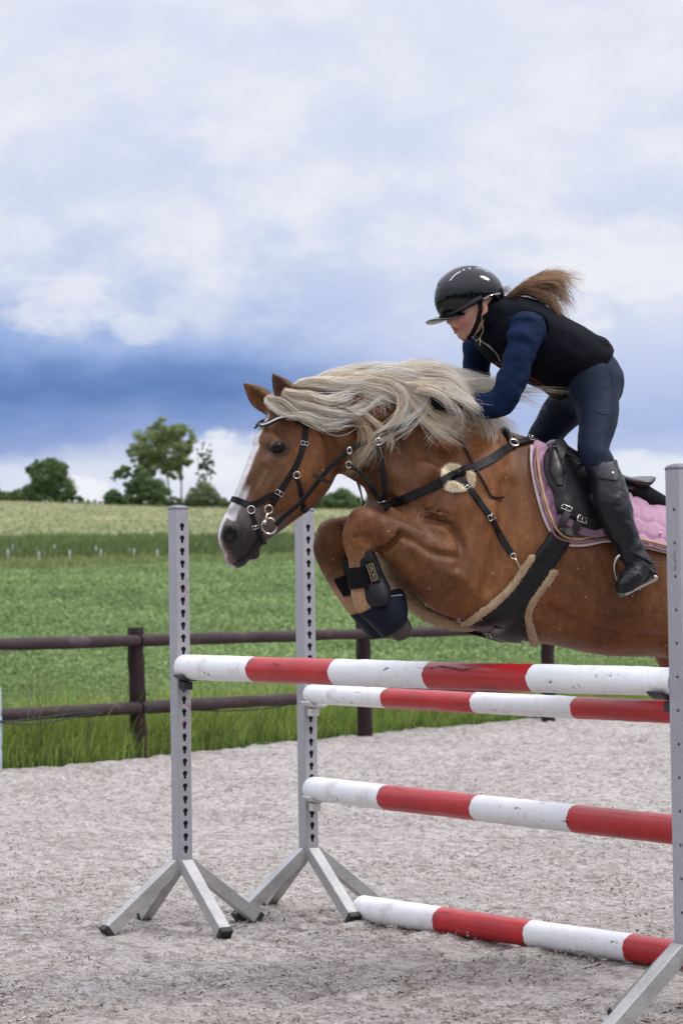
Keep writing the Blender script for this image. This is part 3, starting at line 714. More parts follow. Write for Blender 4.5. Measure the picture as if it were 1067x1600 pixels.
def stand(pos, yaw, label, rivets=True):
    root = empty('jump_stand', pos, (0, 0, yaw)); tag(root, label, 'jump stand', 'aluminium stands of the oxer')
    mesh_child('post', ME_POST, root); mesh_child('cap', ME_CAP, root)
    mesh_child('hole_shade_box', ME_SHADE, root)
    for k in range(4):
        l = mesh_child('leg', ME_LEG, root, Matrix.Rotation(k * math.pi / 2, 4, 'Z')); mesh_child('foot', ME_FOOT, l)
    if rivets:
        for k in range(13):
            mesh_child('rivet', ME_RIV, root, Matrix.Translation((-.012, A2, ZT - .12 - .1 * k)) @ Matrix.Rotation(-math.pi / 2, 4, 'X'))
    return root
YAW = math.atan2(PD.y, PD.x)
S1 = Vector((-.662, 9.80, 0)); S3 = Vector((1.015, 7.25, 0)); S2 = Vector((-.158, 10.20, 0)); S4 = S2 + PD * 3.06
st1 = stand(S1, YAW, 'grey aluminium jump stand holding the left end of the highest pole', False)
st2 = stand(S2, YAW, 'grey aluminium jump stand holding two poles in white cups', False)
st3 = stand(S3, YAW + math.pi, 'tall aluminium jump stand cut off by the right edge of the photo, keyholes facing away')
st4 = stand(S4, YAW + math.pi, 'aluminium jump stand beyond the right edge, holding the far ends of the rear poles')
# printed profile lettering on the right stand and specks of pink paint on the left one
def text_mesh(name, s, size, mat, M, parent, depth=.0004, spacing=1.0):
    cu = bpy.data.curves.new(name, 'FONT'); cu.body = s; cu.size = size; cu.extrude = depth; cu.align_x = 'CENTER'; cu.align_y = 'CENTER'; cu.space_character = spacing
    to = bpy.data.objects.new(name, cu); me = bpy.data.meshes.new_from_object(to); bpy.data.objects.remove(to); bpy.data.curves.remove(cu)
    me.name = name; me.transform(M); o = link_mesh(name, me, mat, parent, False); return o
M_PRINT = material('faded_print', (.20, .20, .23, 1), .7)
_m = Matrix(((0, 0, 0), (0, 0, 0), (0, 0, 0)))
def basis(x, y, z, t): return Matrix(((x[0], y[0], z[0], t[0]), (x[1], y[1], z[1], t[1]), (x[2], y[2], z[2], t[2]), (0, 0, 0, 1)))
z_t = at(1046, 876, S3.y).z
text_mesh('print', '2016 EN 755', .011, M_PRINT, basis((0, 0, -1), (-1, 0, 0), (0, 1, 0), (-.010, A2 + .0006, z_t)), st3)
bm = bmesh.new(); rr = random.Random(4)
for (y, z, n, sp) in ((.012, rail_z(284, 922, 9.8), 7, .012), (.022, rail_z(274, 1112, 9.8), 10, .020), (-.002, rail_z(284, 1125, 9.8), 4, .01)):
    for k in range(n):
        cy, cz, r = y + rr.gauss(0, .004), z + rr.gauss(0, sp), rr.uniform(.0015, .004)
        vs = [bm.verts.new((A2 + .0008, cy + r * rr.uniform(.5, 1.2) * math.cos(a), cz + r * rr.uniform(.6, 1.6) * math.sin(a))) for a in np.linspace(0, 6.28, 7)[:-1]]
        if all(abs(v.co.y) < A2 - .006 for v in vs): bm.faces.new(vs)
tag(bm_obj('paint_smear', bm, M_PINK, st1), kind='stuff')

# cups: back plate, shaped tray, pin block
M_CUPB = material('black_plastic', (.022, .023, .028, 1), .45, noise=(30, .2, 3))
M_CUPW = material('white_plastic', (.62, .60, .58, 1), .45, noise=(25, .12, 3), tint=[((.42, .36, .28, 1), 20, .6, .75)])
def cup(stand_root, z, mat, label, red=False, deep=.070):
    """local frame of the stand: X out of the keyhole face"""
    root = empty('jump_cup', stand_root.location + Vector((0, 0, z)), stand_root.rotation_euler); tag(root, label, 'jump cup', 'pole cups')
    bm = bmesh.new(); bm_box(bm, (.006, .040, .105), Matrix.Translation((A2 + .0035, 0, -.035)), .002); bm_obj('back_plate', bm, mat, root)
    bm = bmesh.new(); bm_box(bm, (.034, .040, .034), Matrix.Translation((A2 + .024, 0, -.0755)), .005, 3); bm_obj('pin_block', bm, mat, root)
    bm = bmesh.new(); P = []
    for k in range(13):
        a = math.radians(-58 + 116 * k / 12); P.append((A2 + .007 + deep / 2, .062 * math.sin(a), -.0535 + .052 * (1 - math.cos(a)) * 1.0))
    sweep(bm, [Vector(p) for p in P], [(-deep / 2, -.0025), (deep / 2, -.0025), (deep / 2, .0025), (-deep / 2, .0025)], ups=[Vector((0, -math.sin(math.radians(-58 + 116 * k / 12)), math.cos(math.radians(-58 + 116 * k / 12)))) for k in range(13)])
    bm_obj('tray', bm, mat, root)
    if red:
        bm = bmesh.new(); r2 = random.Random(3)
        for k in range(5):
            cy, cz = .045 + r2.uniform(-.012, .008), -.022 + r2.uniform(-.012, .012)
            bm.faces.new([bm.verts.new((A2 + .0795 - .0005 * (k % 2) , cy + r2.uniform(.004, .011) * math.cos(a), cz - .012 + r2.uniform(.003, .007) * math.sin(a))) for a in np.linspace(0, 6.28, 7)[:-1]])
        bm.free()
    return root
Z1 = 1.057; Z2 = .925; Z3 = .529
cup(st1, Z1, M_CUPB, 'black plastic cup under the left end of the highest pole')
cup(st3, Z1, M_CUPB, 'black plastic cup under the chipped right end of the highest pole')
cup(st2, Z2, M_CUPW, 'upper white cup, red smeared, holding the rear pole just below the highest one', True)
cup(st2, Z3, M_CUPW, 'lower white cup holding the middle pole of the rear stand')
cup(st4, Z2, M_CUPW, 'upper white cup on the stand beyond the right edge'); cup(st4, Z3, M_CUPW, 'lower white cup on the stand beyond the right edge')

# poles: bands are paint, each cut at its own place, over slightly uneven timber with dents and cracks
M_WHITE = material('white_pole_paint', (.82, .82, .84, 1), .42, noise=[(8, .04, 4), (40, .03, 3)], bump=[(25, .25, .004, (.35, 1, 1)), (5, .2, .006)], tint=[((.26, .23, .21, 1), 30, .645, .68, (.6, 1, 1)), ((.60, .57, .54, 1), 7, .56, .74), ((.40, .36, .33, 1), 12, .68, .72, (.25, 1, 1))])
M_REDP = material('red_pole_paint', (.44, .018, .022, 1), .34, spec=.4, noise=[(6, .14, 5, (.5, 1, 1)), (50, .08, 3)], bump=[(25, .25, .004, (.3, 1, 1)), (5, .2, .006)], tint=[((.20, .012, .014, 1), 9, .60, .74, (.3, 1, 1)), ((.50, .12, .10, 1), 30, .665, .70, (.6, 1, 1)), ((.13, .02, .02, 1), 14, .68, .71, (.25, 1, 1))])
M_WOODE = material('bare_pole_wood', (.38, .33, .28, 1), .8, noise=(30, .3, 4), bump=[(40, .5, .006)])
M_CRACK = material('open_crack', (.10, .018, .016, 1), .9)
def line_t(px, A, B):
    """share of the way from A to B where the picture column is px"""
    lo, hi = -.2, 1.2
    for _ in range(40):
        m = (lo + hi) / 2
        if to_px(A.lerp(B, m))[0] < px: lo = m
        else: hi = m
    return lo
def pole(A, B, r0, r1, cuts, label, seed, first='w', chips=()):
    rng = np.random.default_rng(seed); L = (B - A).length; ax = (B - A).normalized()
    ts = sorted(line_t(c, A, B) for c in cuts); stops = [0] + ts + [1]; n = 40
    bm = bmesh.new(); rings = []; mats = []
    xs = []; 
    for k, (a, b) in enumerate(zip(stops, stops[1:])):
        m = max(4, int((b - a) * L / .045)); q = list(np.linspace(a, b, m + 1)); xs += q if k == 0 else q[1:]; mats += [(k + (first == 'r')) % 2] * m
    cutset = {round(t, 6) for t in ts}
    ph = rng.uniform(0, 6.28, 6)
    for t in xs:
        r = (r0 + (r1 - r0) * t); wav = rng.normal(0, .0009) if 0 < t < 1 else 0; ring = []
        bow = .003 * math.sin(t * math.pi)
        for j in range(n):
            a = 2 * math.pi * j / n
            rr = r * (1 + .010 * math.sin(2 * a + ph[0] + t * 3) + .006 * math.sin(3 * a + ph[1] - t * 9) + .008 * math.sin(t * 17 + ph[2])) + wav * math.sin(a + ph[3] + t * 30)
            dx = .0018 * math.sin(5 * a + ph[4]) + .0014 * math.sin(11 * a + ph[5]) if round(t, 6) in cutset else 0
            ring.append(bm.verts.new((t * L + dx, rr * math.cos(a), rr * math.sin(a) - bow)))
        rings.append(ring)
    for (A_, B_), mi in zip(zip(rings, rings[1:]), mats):
        for j in range(n):
            f = bm.faces.new((A_[j], A_[(j + 1) % n], B_[(j + 1) % n], B_[j])); f.material_index = mi; f.smooth = True
    for ring, x, s in ((rings[0], 0, -1), (rings[-1], L, 1)):   # rounded, slightly bashed end
        prev = ring; rr = r0 if s < 0 else r1
        for q, (sc, dx) in enumerate(((.965, .008), (.86, .017), (.5, .023))):
            nx = [bm.verts.new((x + s * dx * (1 + rng.normal(0, .06)), v.co.y * sc, v.co.z * sc)) for v in ring]
            for j in range(n):
                f = bm.faces.new((prev[j], prev[(j + 1) % n], nx[(j + 1) % n], nx[j])); f.material_index = mats[0 if s < 0 else -1] if q < 2 else 2; f.smooth = True
            prev = nx
        f = bm.faces.new(prev); f.material_index = 2
    for v in bm.verts:                                       # dents
        for (cx, ca, rad, dep) in chips:
            a = math.atan2(v.co.z, v.co.y); d = math.hypot((v.co.x - cx * L), ((a - ca + math.pi) % (2 * math.pi) - math.pi) * r0) / rad
            if d < 1: v.co.y *= 1 - dep * (1 - d); v.co.z *= 1 - dep * (1 - d)
    root = bm_obj('pole', bm, [M_WHITE, M_REDP, M_WOODE], None, True)
    zx = ax; yx = Vector((0, 0, 1)).cross(zx).normalized(); zz = zx.cross(yx)
    root.matrix_world = Matrix((zx, yx, zz)).transposed().to_4x4(); root.location = A
    tag(root, label, 'jump pole', 'red and white poles of the oxer')
    return root, L
def crack(root, L, t0, t1, ang, r, seed, w=.0022):
    rng = np.random.default_rng(seed); bm = bmesh.new(); n = 16; up, dn = [], []
    for k in range(n + 1):
        t = (t0 + (t1 - t0) * k / n) * L; a = ang + rng.normal(0, .03) + .08 * math.sin(k * .7); ww = w * math.sin(math.pi * k / n) * rng.uniform(.4, 1.3) / r
        up.append(bm.verts.new((t, (r + .0012) * math.cos(a + ww), (r + .0012) * math.sin(a + ww)))); dn.append(bm.verts.new((t, (r + .0012) * math.cos(a - ww), (r + .0012) * math.sin(a - ww))))
    for k in range(n): bm.faces.new((dn[k], dn[k + 1], up[k + 1], up[k]))
    return tag(bm_obj('crack', bm, M_CRACK, root), kind=None)
NEAR = math.pi * 1.05                                         # local angle of the side that faces the camera (-Y local)
P1a, P1b = S1 + PD * .046 + Vector((0, 0, Z1)), S3 - PD * .046 + Vector((0, 0, Z1))
p1, L1 = pole(P1a, P1b, .0500, .0445, [400, 529, 676, 839], 'highest red and white pole, its right end chipped, lying across the two front stands', 1, chips=[(.99, 2.5, .07, .18), (.97, 2.2, .05, .12), (.985, 3.2, .05, .10)])
P2a = S2 + PD * .046 + Vector((0, 0, Z2)); P2b = S4 - PD * .046 + Vector((0, 0, Z2))
p2, L2 = pole(P2a, P2b, .0415, .0385, [607, 747, 904, 1085, 1290], 'slimmer red and white pole right behind and below the highest one', 2)
P3a = S2 + PD * .046 + Vector((0, 0, Z3)); P3b = S4 - PD * .046 + Vector((0, 0, Z3))
p3, L3 = pole(P3a, P3b, .0505, .0510, [605, 750, 902, 1085, 1290], 'red and white pole at half height, its near end in the lower white cup', 3)
G0 = on_z(567, 1420, .050); G1 = on_z(1049, 1490, .050); G1 = G0 + (G1 - G0).normalized() * 3.0
p4, L4 = pole(G0, G1, .0525, .050, [690, 832, 988, 1125, 1290], 'red and white ground pole lying on the sand', 4)
crack(p1, L1, .56, .70, NEAR - .75, .047, 5); crack(p1, L1, .62, .67, NEAR - .60, .047, 6, .0016); crack(p3, L3, .545, .66, NEAR + .1, .0505, 7, .0018)
crack(p3, L3, .19, .26, NEAR - 1.15, .0505, 8, .0018); crack(p1, L1, .24, .27, NEAR - .6, .049, 9, .0014)
# ------------------------------------------------------------------ signed distance modelling
TH = math.radians(20)
P0 = at(750, 800, 8.2); P0 = Vector((P0.x, P0.y, 0))
FW = Vector((-math.cos(TH), -math.sin(TH), 0)); NR = Vector((math.sin(TH), -math.cos(TH), 0)); UPV = Vector((0, 0, 1))
LM = Matrix(((FW.x, UPV.x, NR.x, P0.x), (FW.y, UPV.y, NR.y, P0.y), (FW.z, UPV.z, NR.z, P0.z), (0, 0, 0, 1)))   # (u, v, w) -> world
LMn = np.array(LM)
def S(px, py, w=0.0):
    """world point seen at (px, py) that lies w metres towards the camera from the animal's middle plane"""
    d = ray(px, py); t = (w - (CAM - P0).dot(NR)) / d.dot(NR); return CAM + d * t
def UV(px, py, w=0.0):
    q = S(px, py, w) - P0; return (q.dot(FW), q.z, w)
def to_world(A): A = np.asarray(A, float); return A @ LMn[:3, :3].T + LMn[:3, 3]
def to_local(p): q = Vector(p) - P0; return Vector((q.dot(FW), q.z, q.dot(NR)))

def smin(a, b, k):
    h = np.clip(.5 + .5 * (b - a) / k, 0, 1); return b + (a - b) * h - k * h * (1 - h)
class Field:
    def __init__(s, us, vs, ws):
        s.ax = [np.asarray(x, np.float32) for x in (us, vs, ws)]; s.D = np.full([len(x) for x in s.ax], .5, np.float32)
    def sub(s, lo, hi, m):
        sl = []
        for a, l, h in zip(s.ax, lo, hi):
            i, j = np.searchsorted(a, l - m), np.searchsorted(a, h + m); sl.append(slice(max(i - 1, 0), min(j + 1, len(a))))
        return tuple(sl)
    def blend(s, sl, d, k, op):
        if d.size == 0: return
        X = s.D[sl]
        if op == '+': s.D[sl] = smin(X, d, k) if k > 0 else np.minimum(X, d)
        elif op == '-': s.D[sl] = -smin(-X, d, k) if k > 0 else np.maximum(X, -d)
        elif op == '&': s.D[sl] = -smin(-X, -d, k)
    def tube(s, st, k=.02, op='+', n=9, egg=0.0):
        """st rows (u, v, a, b, w0): a in the u-v plane, b sideways"""
        st = np.asarray(st, float); P = spline(st, n * (len(st) - 1) + 1) if len(st) > 2 else spline(st, 6)
        m = P[:, 2:4].max() ; lo = (P[:, 0] - P[:, 2]).min(), (P[:, 1] - P[:, 2]).min(), (P[:, 4] - P[:, 3]).min(); hi = (P[:, 0] + P[:, 2]).max(), (P[:, 1] + P[:, 2]).max(), (P[:, 4] + P[:, 3]).max()
        sl = s.sub(lo, hi, k + .03); U, Vv = np.meshgrid(s.ax[0][sl[0]], s.ax[1][sl[1]], indexing='ij')
        best = np.full(U.shape, 1e9); q = np.zeros(U.shape); A = np.ones(U.shape); B = np.ones(U.shape); W0 = np.zeros(U.shape); sg = np.zeros(U.shape)
        for p, r in zip(P[:-1], P[1:]):
            d = r - p; L2 = d[0] ** 2 + d[1] ** 2 + 1e-12
            t = np.clip(((U - p[0]) * d[0] + (Vv - p[1]) * d[1]) / L2, 0, 1)
            dx, dy = U - p[0] - t * d[0], Vv - p[1] - t * d[1]; dd = dx * dx + dy * dy; mk = dd < best
            best = np.where(mk, dd, best)
            for arr, c in ((A, 2), (B, 3), (W0, 4)): arr[mk] = (p[c] + t * d[c])[mk]
            cr = (d[0] * (Vv - p[1]) - d[1] * (U - p[0])) / math.sqrt(L2); sg[mk] = cr[mk]
        q = np.sqrt(best)
        if egg: B = B * np.clip(1 + egg * sg / A, .3, 1.6)
        W = s.ax[2][sl[2]][None, None, :] - W0[..., None]
        qa, wb = (q / A)[..., None], W / B[..., None]
        k0 = np.sqrt(qa ** 2 + wb ** 2) + 1e-6; k1 = np.sqrt((qa / A[..., None]) ** 2 + (wb / B[..., None]) ** 2) + 1e-6
        s.blend(sl, (k0 * (k0 - 1) / k1).astype(np.float32), k, op)
    def cone(s, pts, k=.012, op='+', n=5, flat=None):
        """round cones along rows (u, v, w, r)"""
        P = np.asarray(pts, float); P = spline(P, n * (len(P) - 1) + 1) if len(P) > 2 else P
        sl = s.sub((P[:, :3] - P[:, 3:]).min(0), (P[:, :3] + P[:, 3:]).max(0), k + .02)
        G = np.meshgrid(*[a[q] for a, q in zip(s.ax, sl)], indexing='ij'); best = None
        for p, r in zip(P[:-1], P[1:]):
            d = r[:3] - p[:3]; L2 = d @ d + 1e-12; t = np.clip(sum((G[i] - p[i]) * d[i] for i in range(3)) / L2, 0, 1)
            dist = np.sqrt(sum((G[i] - p[i] - t * d[i]) ** 2 for i in range(3))) - (p[3] + t * (r[3] - p[3]))
            best = dist if best is None else np.minimum(best, dist)
        s.blend(sl, best.astype(np.float32), k, op)
    def ell(s, c, r, k=.02, op='+', R=None):
        c = np.asarray(c, float); r = np.asarray(r, float); e = r if R is None else np.full(3, r.max())
        sl = s.sub(c - e, c + e, k + .02); G = np.meshgrid(*[a[q] for a, q in zip(s.ax, sl)], indexing='ij')
        X = [G[i] - c[i] for i in range(3)]
        if R is not None: R = np.asarray(R); X = [sum(R[j][i] * X[i] for i in range(3)) for j in range(3)]   # rows of R: the ellipsoid's axes
        k0 = np.sqrt(sum((X[i] / r[i]) ** 2 for i in range(3))) + 1e-6; k1 = np.sqrt(sum((X[i] / r[i] ** 2) ** 2 for i in range(3))) + 1e-6
        s.blend(sl, (k0 * (k0 - 1) / k1).astype(np.float32), k, op)
    def grid(s): return np.meshgrid(*s.ax, indexing='ij')
    def mesh(s, relax=2):
        D = s.D; n = np.array(D.shape); sg = D < 0
        c = np.zeros(n - 1, np.int8)
        for dx in (0, 1):
            for dy in (0, 1):
                for dz in (0, 1): c += sg[dx:n[0] - 1 + dx, dy:n[1] - 1 + dy, dz:n[2] - 1 + dz]
        act = (c > 0) & (c < 8); I = np.argwhere(act); idx = np.full(n - 1, -1, np.int64); idx[act] = np.arange(len(I))
        vals = np.zeros((len(I), 2, 2, 2), np.float32)
        for dx in (0, 1):
            for dy in (0, 1):
                for dz in (0, 1): vals[:, dx, dy, dz] = D[I[:, 0] + dx, I[:, 1] + dy, I[:, 2] + dz]
        acc = np.zeros((len(I), 3)); cnt = np.zeros(len(I))
        for a in range(3):
            for p in (0, 1):
                for q in (0, 1):
                    s0 = [0, 0, 0]; o = [x for x in range(3) if x != a]; s0[o[0]] = p; s0[o[1]] = q; s1 = list(s0); s1[a] = 1
                    v0, v1 = vals[:, s0[0], s0[1], s0[2]], vals[:, s1[0], s1[1], s1[2]]; m = (v0 < 0) != (v1 < 0)
                    t = np.where(m, v0 / np.where(m, v0 - v1, 1), 0); pos = np.tile(np.array(s0, float), (len(I), 1)); pos[:, a] = t
                    acc[m] += pos[m]; cnt[m] += 1
        f = I + acc / cnt[:, None]; V = np.stack([np.interp(f[:, i], np.arange(n[i]), s.ax[i]) for i in range(3)], 1)
        F = []
        for a in range(3):
            o = [(a + 1) % 3, (a + 2) % 3]; A = [slice(None)] * 3; Bq = [slice(None)] * 3; A[a] = slice(0, n[a] - 1); Bq[a] = slice(1, n[a])
            for x in o: A[x] = slice(1, n[x] - 1); Bq[x] = slice(1, n[x] - 1)
            s0, s1 = sg[tuple(A)], sg[tuple(Bq)]; E = np.argwhere(s0 != s1)
            if not len(E): continue
            inside = s0[tuple(E.T)]; e = E.copy(); e[:, o[0]] += 1; e[:, o[1]] += 1
            def at_(d0, d1): x = e.copy(); x[:, o[0]] += d0; x[:, o[1]] += d1; return idx[tuple(x.T)]
            q = np.stack([at_(-1, -1), at_(0, -1), at_(0, 0), at_(-1, 0)], 1); q[~inside] = q[~inside][:, ::-1]; F.append(q)
        F = np.vstack(F)
        for _ in range(relax):                               # umbrella smoothing, volume kept by an opposite step
            for lam in (.5, -.52):
                s_ = np.zeros_like(V); c_ = np.zeros(len(V))
                for i in range(4):
                    for j in ((i + 1) % 4, (i - 1) % 4): np.add.at(s_, F[:, i], V[F[:, j]]); np.add.at(c_, F[:, i], 1)
                V = V + lam * (s_ / np.maximum(c_, 1)[:, None] - V)
        return V, F
# LM is left handed or right handed depending on the axes: find out once so that faces look outwards
FLIP = np.linalg.det(LMn[:3, :3]) < 0
def sdf_obj(name, V, F, mat, parent=None, col=None):
    o = np_mesh(name, to_world(V), F[:, ::-1] if FLIP else F, mat, None, True, col)
    if parent is not None: pw(o, parent)
    return o
class Surf:
    def __init__(s, V, F): s.t = BVHTree.FromPolygons([tuple(p) for p in to_world(V)], F.tolist())
    def cast(s, px, py, maxd=20):
        d = ray(px, py).normalized(); h = s.t.ray_cast(CAM, d, maxd)
        if h[0] is None: return None
        n = h[1]; n = n if n.dot(d) < 0 else -n; return h[0], n
    def near(s, p):
        h = s.t.find_nearest(p); n = h[1]; return h[0], n

# ------------------------------------------------------------------ the horse
def rows(lst, w=0.0):
    """(top px, top py, bottom px, bottom py, b[, w0]) -> tube rows"""
    R = []
    for r in lst:
        w0 = r[5] if len(r) > 5 else w
        t, b = np.array(UV(r[0], r[1], w0)), np.array(UV(r[2], r[3], w0)); c = (t + b) / 2
        R.append((c[0], c[1], np.linalg.norm(t[:2] - b[:2]) / 2, r[4], w0))
    return R
def axis_grid(lo, hi, fine):  # fine = [(a, b, step)], default 9 mm
    out = [lo]
    while out[-1] < hi:
        st = .009
        for a, b, s_ in fine:
            if a <= out[-1] <= b: st = min(st, s_)
        out.append(out[-1] + st)
    return np.array(out)
uh = UV(560, 700)[0]
us = axis_grid(-1.65, 1.14, [(uh, 2, .0055), (.2, uh, .007)])
HF = Field(us, axis_grid(.25, 2.22, [(1.05, 2.3, .0065)]), axis_grid(-.36, .36, []))
TRUNK = [(1268, 852, 1262, 955, .13), (1222, 805, 1215, 1005, .225), (1155, 782, 1145, 1040, .262), (1090, 782, 1085, 1036, .270), (1030, 790, 1030, 1027, .285), (965, 776, 960, 1026, .295),
         (905, 740, 885, 1014, .285), (850, 700, 805, 1002, .258), (795, 676, 735, 978, .225), (745, 690, 672, 940, .195), (690, 730, 622, 880, .15)]
HF.tube(rows(TRUNK), .05, egg=-.10)
NECK = [(800, 690, 640, 900, .165), (762, 658, 612, 820, .130), (712, 628, 590, 786, .100), (650, 606, 560, 760, .086), (585, 594, 533, 742, .080), (520, 592, 520, 726, .076), (470, 604, 512, 716, .070)]
HF.tube(rows(NECK), .06, egg=-.12)
HEAD = [(432, 614, 500, 690, .066), (408, 652, 521, 728, .084), (402, 682, 516, 760, .088), (388, 714, 494, 785, .078), (376, 744, 468, 805, .062), (364, 774, 446, 820, .052), (352, 802, 426, 832, .048), (342, 826, 412, 846, .050), (341, 846, 402, 860, .046), (350, 864, 388, 872, .030)]
HF.tube(rows(HEAD), .035, egg=.0)
for sd in (1, -1):
    def hp(x, y, w): return UV(x, y, w)[:2]
    HF.ell((*hp(474, 738, .042), sd * .042), (.082, .088, .040), .03)                            # flat round cheek
    HF.ell((*hp(434, 688, .060), sd * .058), (.036, .032, .028), .025)                            # brow
    HF.cone([(*hp(424, 718, .072), sd * .072, .013), (*hp(398, 768, .050), sd * .050, .010)], .03)   # face ridge
    HF.ell((*hp(364, 836, .036), sd * .033), (.032, .038, .026), .018)                           # nostril wing
    n_ = hp(359, 834, .058); HF.ell((n_[0], n_[1], sd * .064), (.014, .024, .022), .006, '-')
    HF.cone([(*hp(384, 872, .036), sd * .036, .0035), (*hp(396, 855, .047), sd * .047, .0035), (*hp(409, 834, .052), sd * .052, .003)], .006, '-')   # mouth
    e = hp(434, 699, .083); HF.ell((e[0], e[1], sd * .098), (.026, .017, .016), .006, '-')
    HF.cone([(e[0] - .026, e[1] - .002, sd * .083, .006), (e[0] - .004, e[1] + .019, sd * .090, .007), (e[0] + .024, e[1] + .004, sd * .084, .006)], .010)   # upper lid
    HF.cone([(e[0] - .024, e[1] - .006, sd * .082, .005), (e[0], e[1] - .017, sd * .086, .005), (e[0] + .024, e[1] - .002, sd * .084, .005)], .010)          # lower lid
HF.ell((*UV(376, 866)[:2], 0), (.030, .022, .036), .02); HF.ell((*UV(396, 866)[:2], 0), (.020, .018, .030), .015)     # lips
# ears
def ear(b0, tip, w0, w1, sd, open_):
    B, T_ = np.array(UV(*b0, w0)), np.array(UV(*tip, w1)); ax = T_ - B; L = np.linalg.norm(ax); ax /= L
    HF.cone([(*B, .032), (*(B + ax * L * .35), .037), (*(B + ax * L * .7), .021), (*T_, .004)], .018, n=8)
    o = np.array(open_, float); o -= ax * (o @ ax); o /= np.linalg.norm(o)
    HF.cone([(*(B + ax * L * .22 + o * .024), .014), (*(B + ax * L * .45 + o * .026), .020), (*(B + ax * L * .72 + o * .019), .014), (*(T_ + o * .010), .005)], .006, '-', n=8)
ear((456, 626), (426, 584), .060, .082, 1, (.65, .2, .75)); ear((421, 634), (381, 599), -.042, -.060, -1, (.75, .2, .3))
# shoulder, breast and forelegs
HF.ell((*UV(690, 800)[:2], .12), (.17, .24, .085), .08); HF.ell((*UV(690, 800)[:2], -.12), (.17, .24, .085), .08)
HF.ell((*UV(612, 815)[:2], .07), (.075, .085, .07), .05); HF.ell((*UV(612, 815)[:2], -.07), (.075, .085, .07), .05)
FORE = [(775, 852, 735, 972, .075, .150), (718, 832, 690, 958, .086, .165), (668, 821, 652, 922, .080, .168), (628, 812, 614, 882, .066, .165), (600, 803, 588, 853, .052, .160), (578, 797, 560, 843, .050, .157)]
HF.tube(rows(FORE), .045)
KNEE = [(586, 806, 548, 822, .046, .157), (590, 838, 536, 836, .048, .155), (586, 858, 540, 858, .043, .152), (583, 878, 545, 876, .034, .148), (583, 905, 547, 903, .029, .144), (590, 928, 549, 926, .033, .142), (598, 940, 556, 948, .033, .140), (602, 946, 573, 958, .030, .140)]
HF.tube(rows(KNEE), .022)
HOOF = [(598, 940, 573, 960, .034, .140), (613, 945, 583, 970, .040, .140), (624, 958, 595, 980, .044, .140), (636, 966, 606, 992, .044, .140), (638, 970, 610, 995, .043, .140)]
HF.tube(rows(HOOF), .012)
FF = [(735, 850, 710, 960, .075, -.14), (650, 828, 636, 910, .070, -.145), (585, 818, 572, 876, .056, -.14), (540, 814, 523, 868, .050, -.135)]
HF.tube(rows(FF), .04)
FK = [(540, 830, 496, 838, .048, -.135), (542, 856, 490, 858, .048, -.133), (540, 876, 498, 880, .040, -.130), (545, 898, 510, 904, .030, -.128), (557, 924, 527, 932, .030, -.126), (569, 938, 538, 948, .033, -.125), (580, 951, 555, 963, .029, -.125)]
HF.tube(rows(FK), .02)
HF.tube(rows([(580, 950, 556, 962, .034, -.125), (596, 956, 566, 974, .040, -.125), (606, 970, 582, 986, .040, -.125)]), .012)
# hindquarters: pushing off behind, mostly outside the photograph
for sd, dx, dy in ((1, 0, 0), (-1, -22, 4)):
    HF.ell((*UV(1185 + dx, 905)[:2], sd * .13), (.19, .26, .12), .07)
    HF.tube(rows([(1150 + dx, 890, 1060 + dx, 1000, .10, sd * .15), (1130 + dx, 960, 1072 + dx, 1062, .095, sd * .16), (1190 + dx, 985, 1130 + dx, 1100, .070, sd * .155), (1258 + dx, 1040, 1222 + dx, 1110, .048, sd * .150)]), .05)
    HF.tube(rows([(1300 + dx, 1052, 1232 + dx, 1086, .042, sd * .150), (1304 + dx, 1090, 1256 + dx, 1108, .036, sd * .148), (1322 + dx, 1150, 1290 + dx, 1162, .028, sd * .145), (1345 + dx, 1222, 1310 + dx, 1236, .033, sd * .142), (1372 + dx, 1256, 1338 + dx, 1276, .032, sd * .142)]), .02)
    HF.tube(rows([(1372 + dx, 1254, 1336 + dx, 1278, .040, sd * .142), (1404 + dx, 1270, 1352 + dx, 1312, .050, sd * .142), (1420 + dx, 1296, 1372 + dx, 1330, .052, sd * .142)]), .01)
# muscle relief: groove between shoulder and forearm, jugular groove, ribs line
for sd in (1, -1):
    HF.cone([(*UV(724, 940)[:2], sd * .262, .018), (*UV(738, 880)[:2], sd * .272, .020), (*UV(770, 800)[:2], sd * .262, .018), (*UV(775, 740)[:2], sd * .215, .014)], .045, '-')
    HF.cone([(*UV(560, 738)[:2], sd * .116, .010), (*UV(600, 762)[:2], sd * .146, .010), (*UV(632, 790)[:2], sd * .185, .010)], .05, '-')
def surf_w(px, py, sd=1):
    u, v, _ = UV(px, py, .12); i, j = np.searchsorted(HF.ax[0], u), np.searchsorted(HF.ax[1], v); col = HF.D[min(i, len(HF.ax[0]) - 1), min(j, len(HF.ax[1]) - 1)]
    k = np.nonzero(col < 0)[0]; return (u, v, (HF.ax[2][k[-1]] if sd > 0 else HF.ax[2][k[0]]) if len(k) else None)
def relief(pts, r, d, k, op):
    for sd in (1, -1):
        P = []
        for x, y in pts:
            u, v, w = surf_w(x, y, sd)
            if w is not None: P.append((u, v, w + sd * ((r - d) if op == '-' else -(r - d)), r))
        if len(P) > 1: HF.cone(P, k, op)
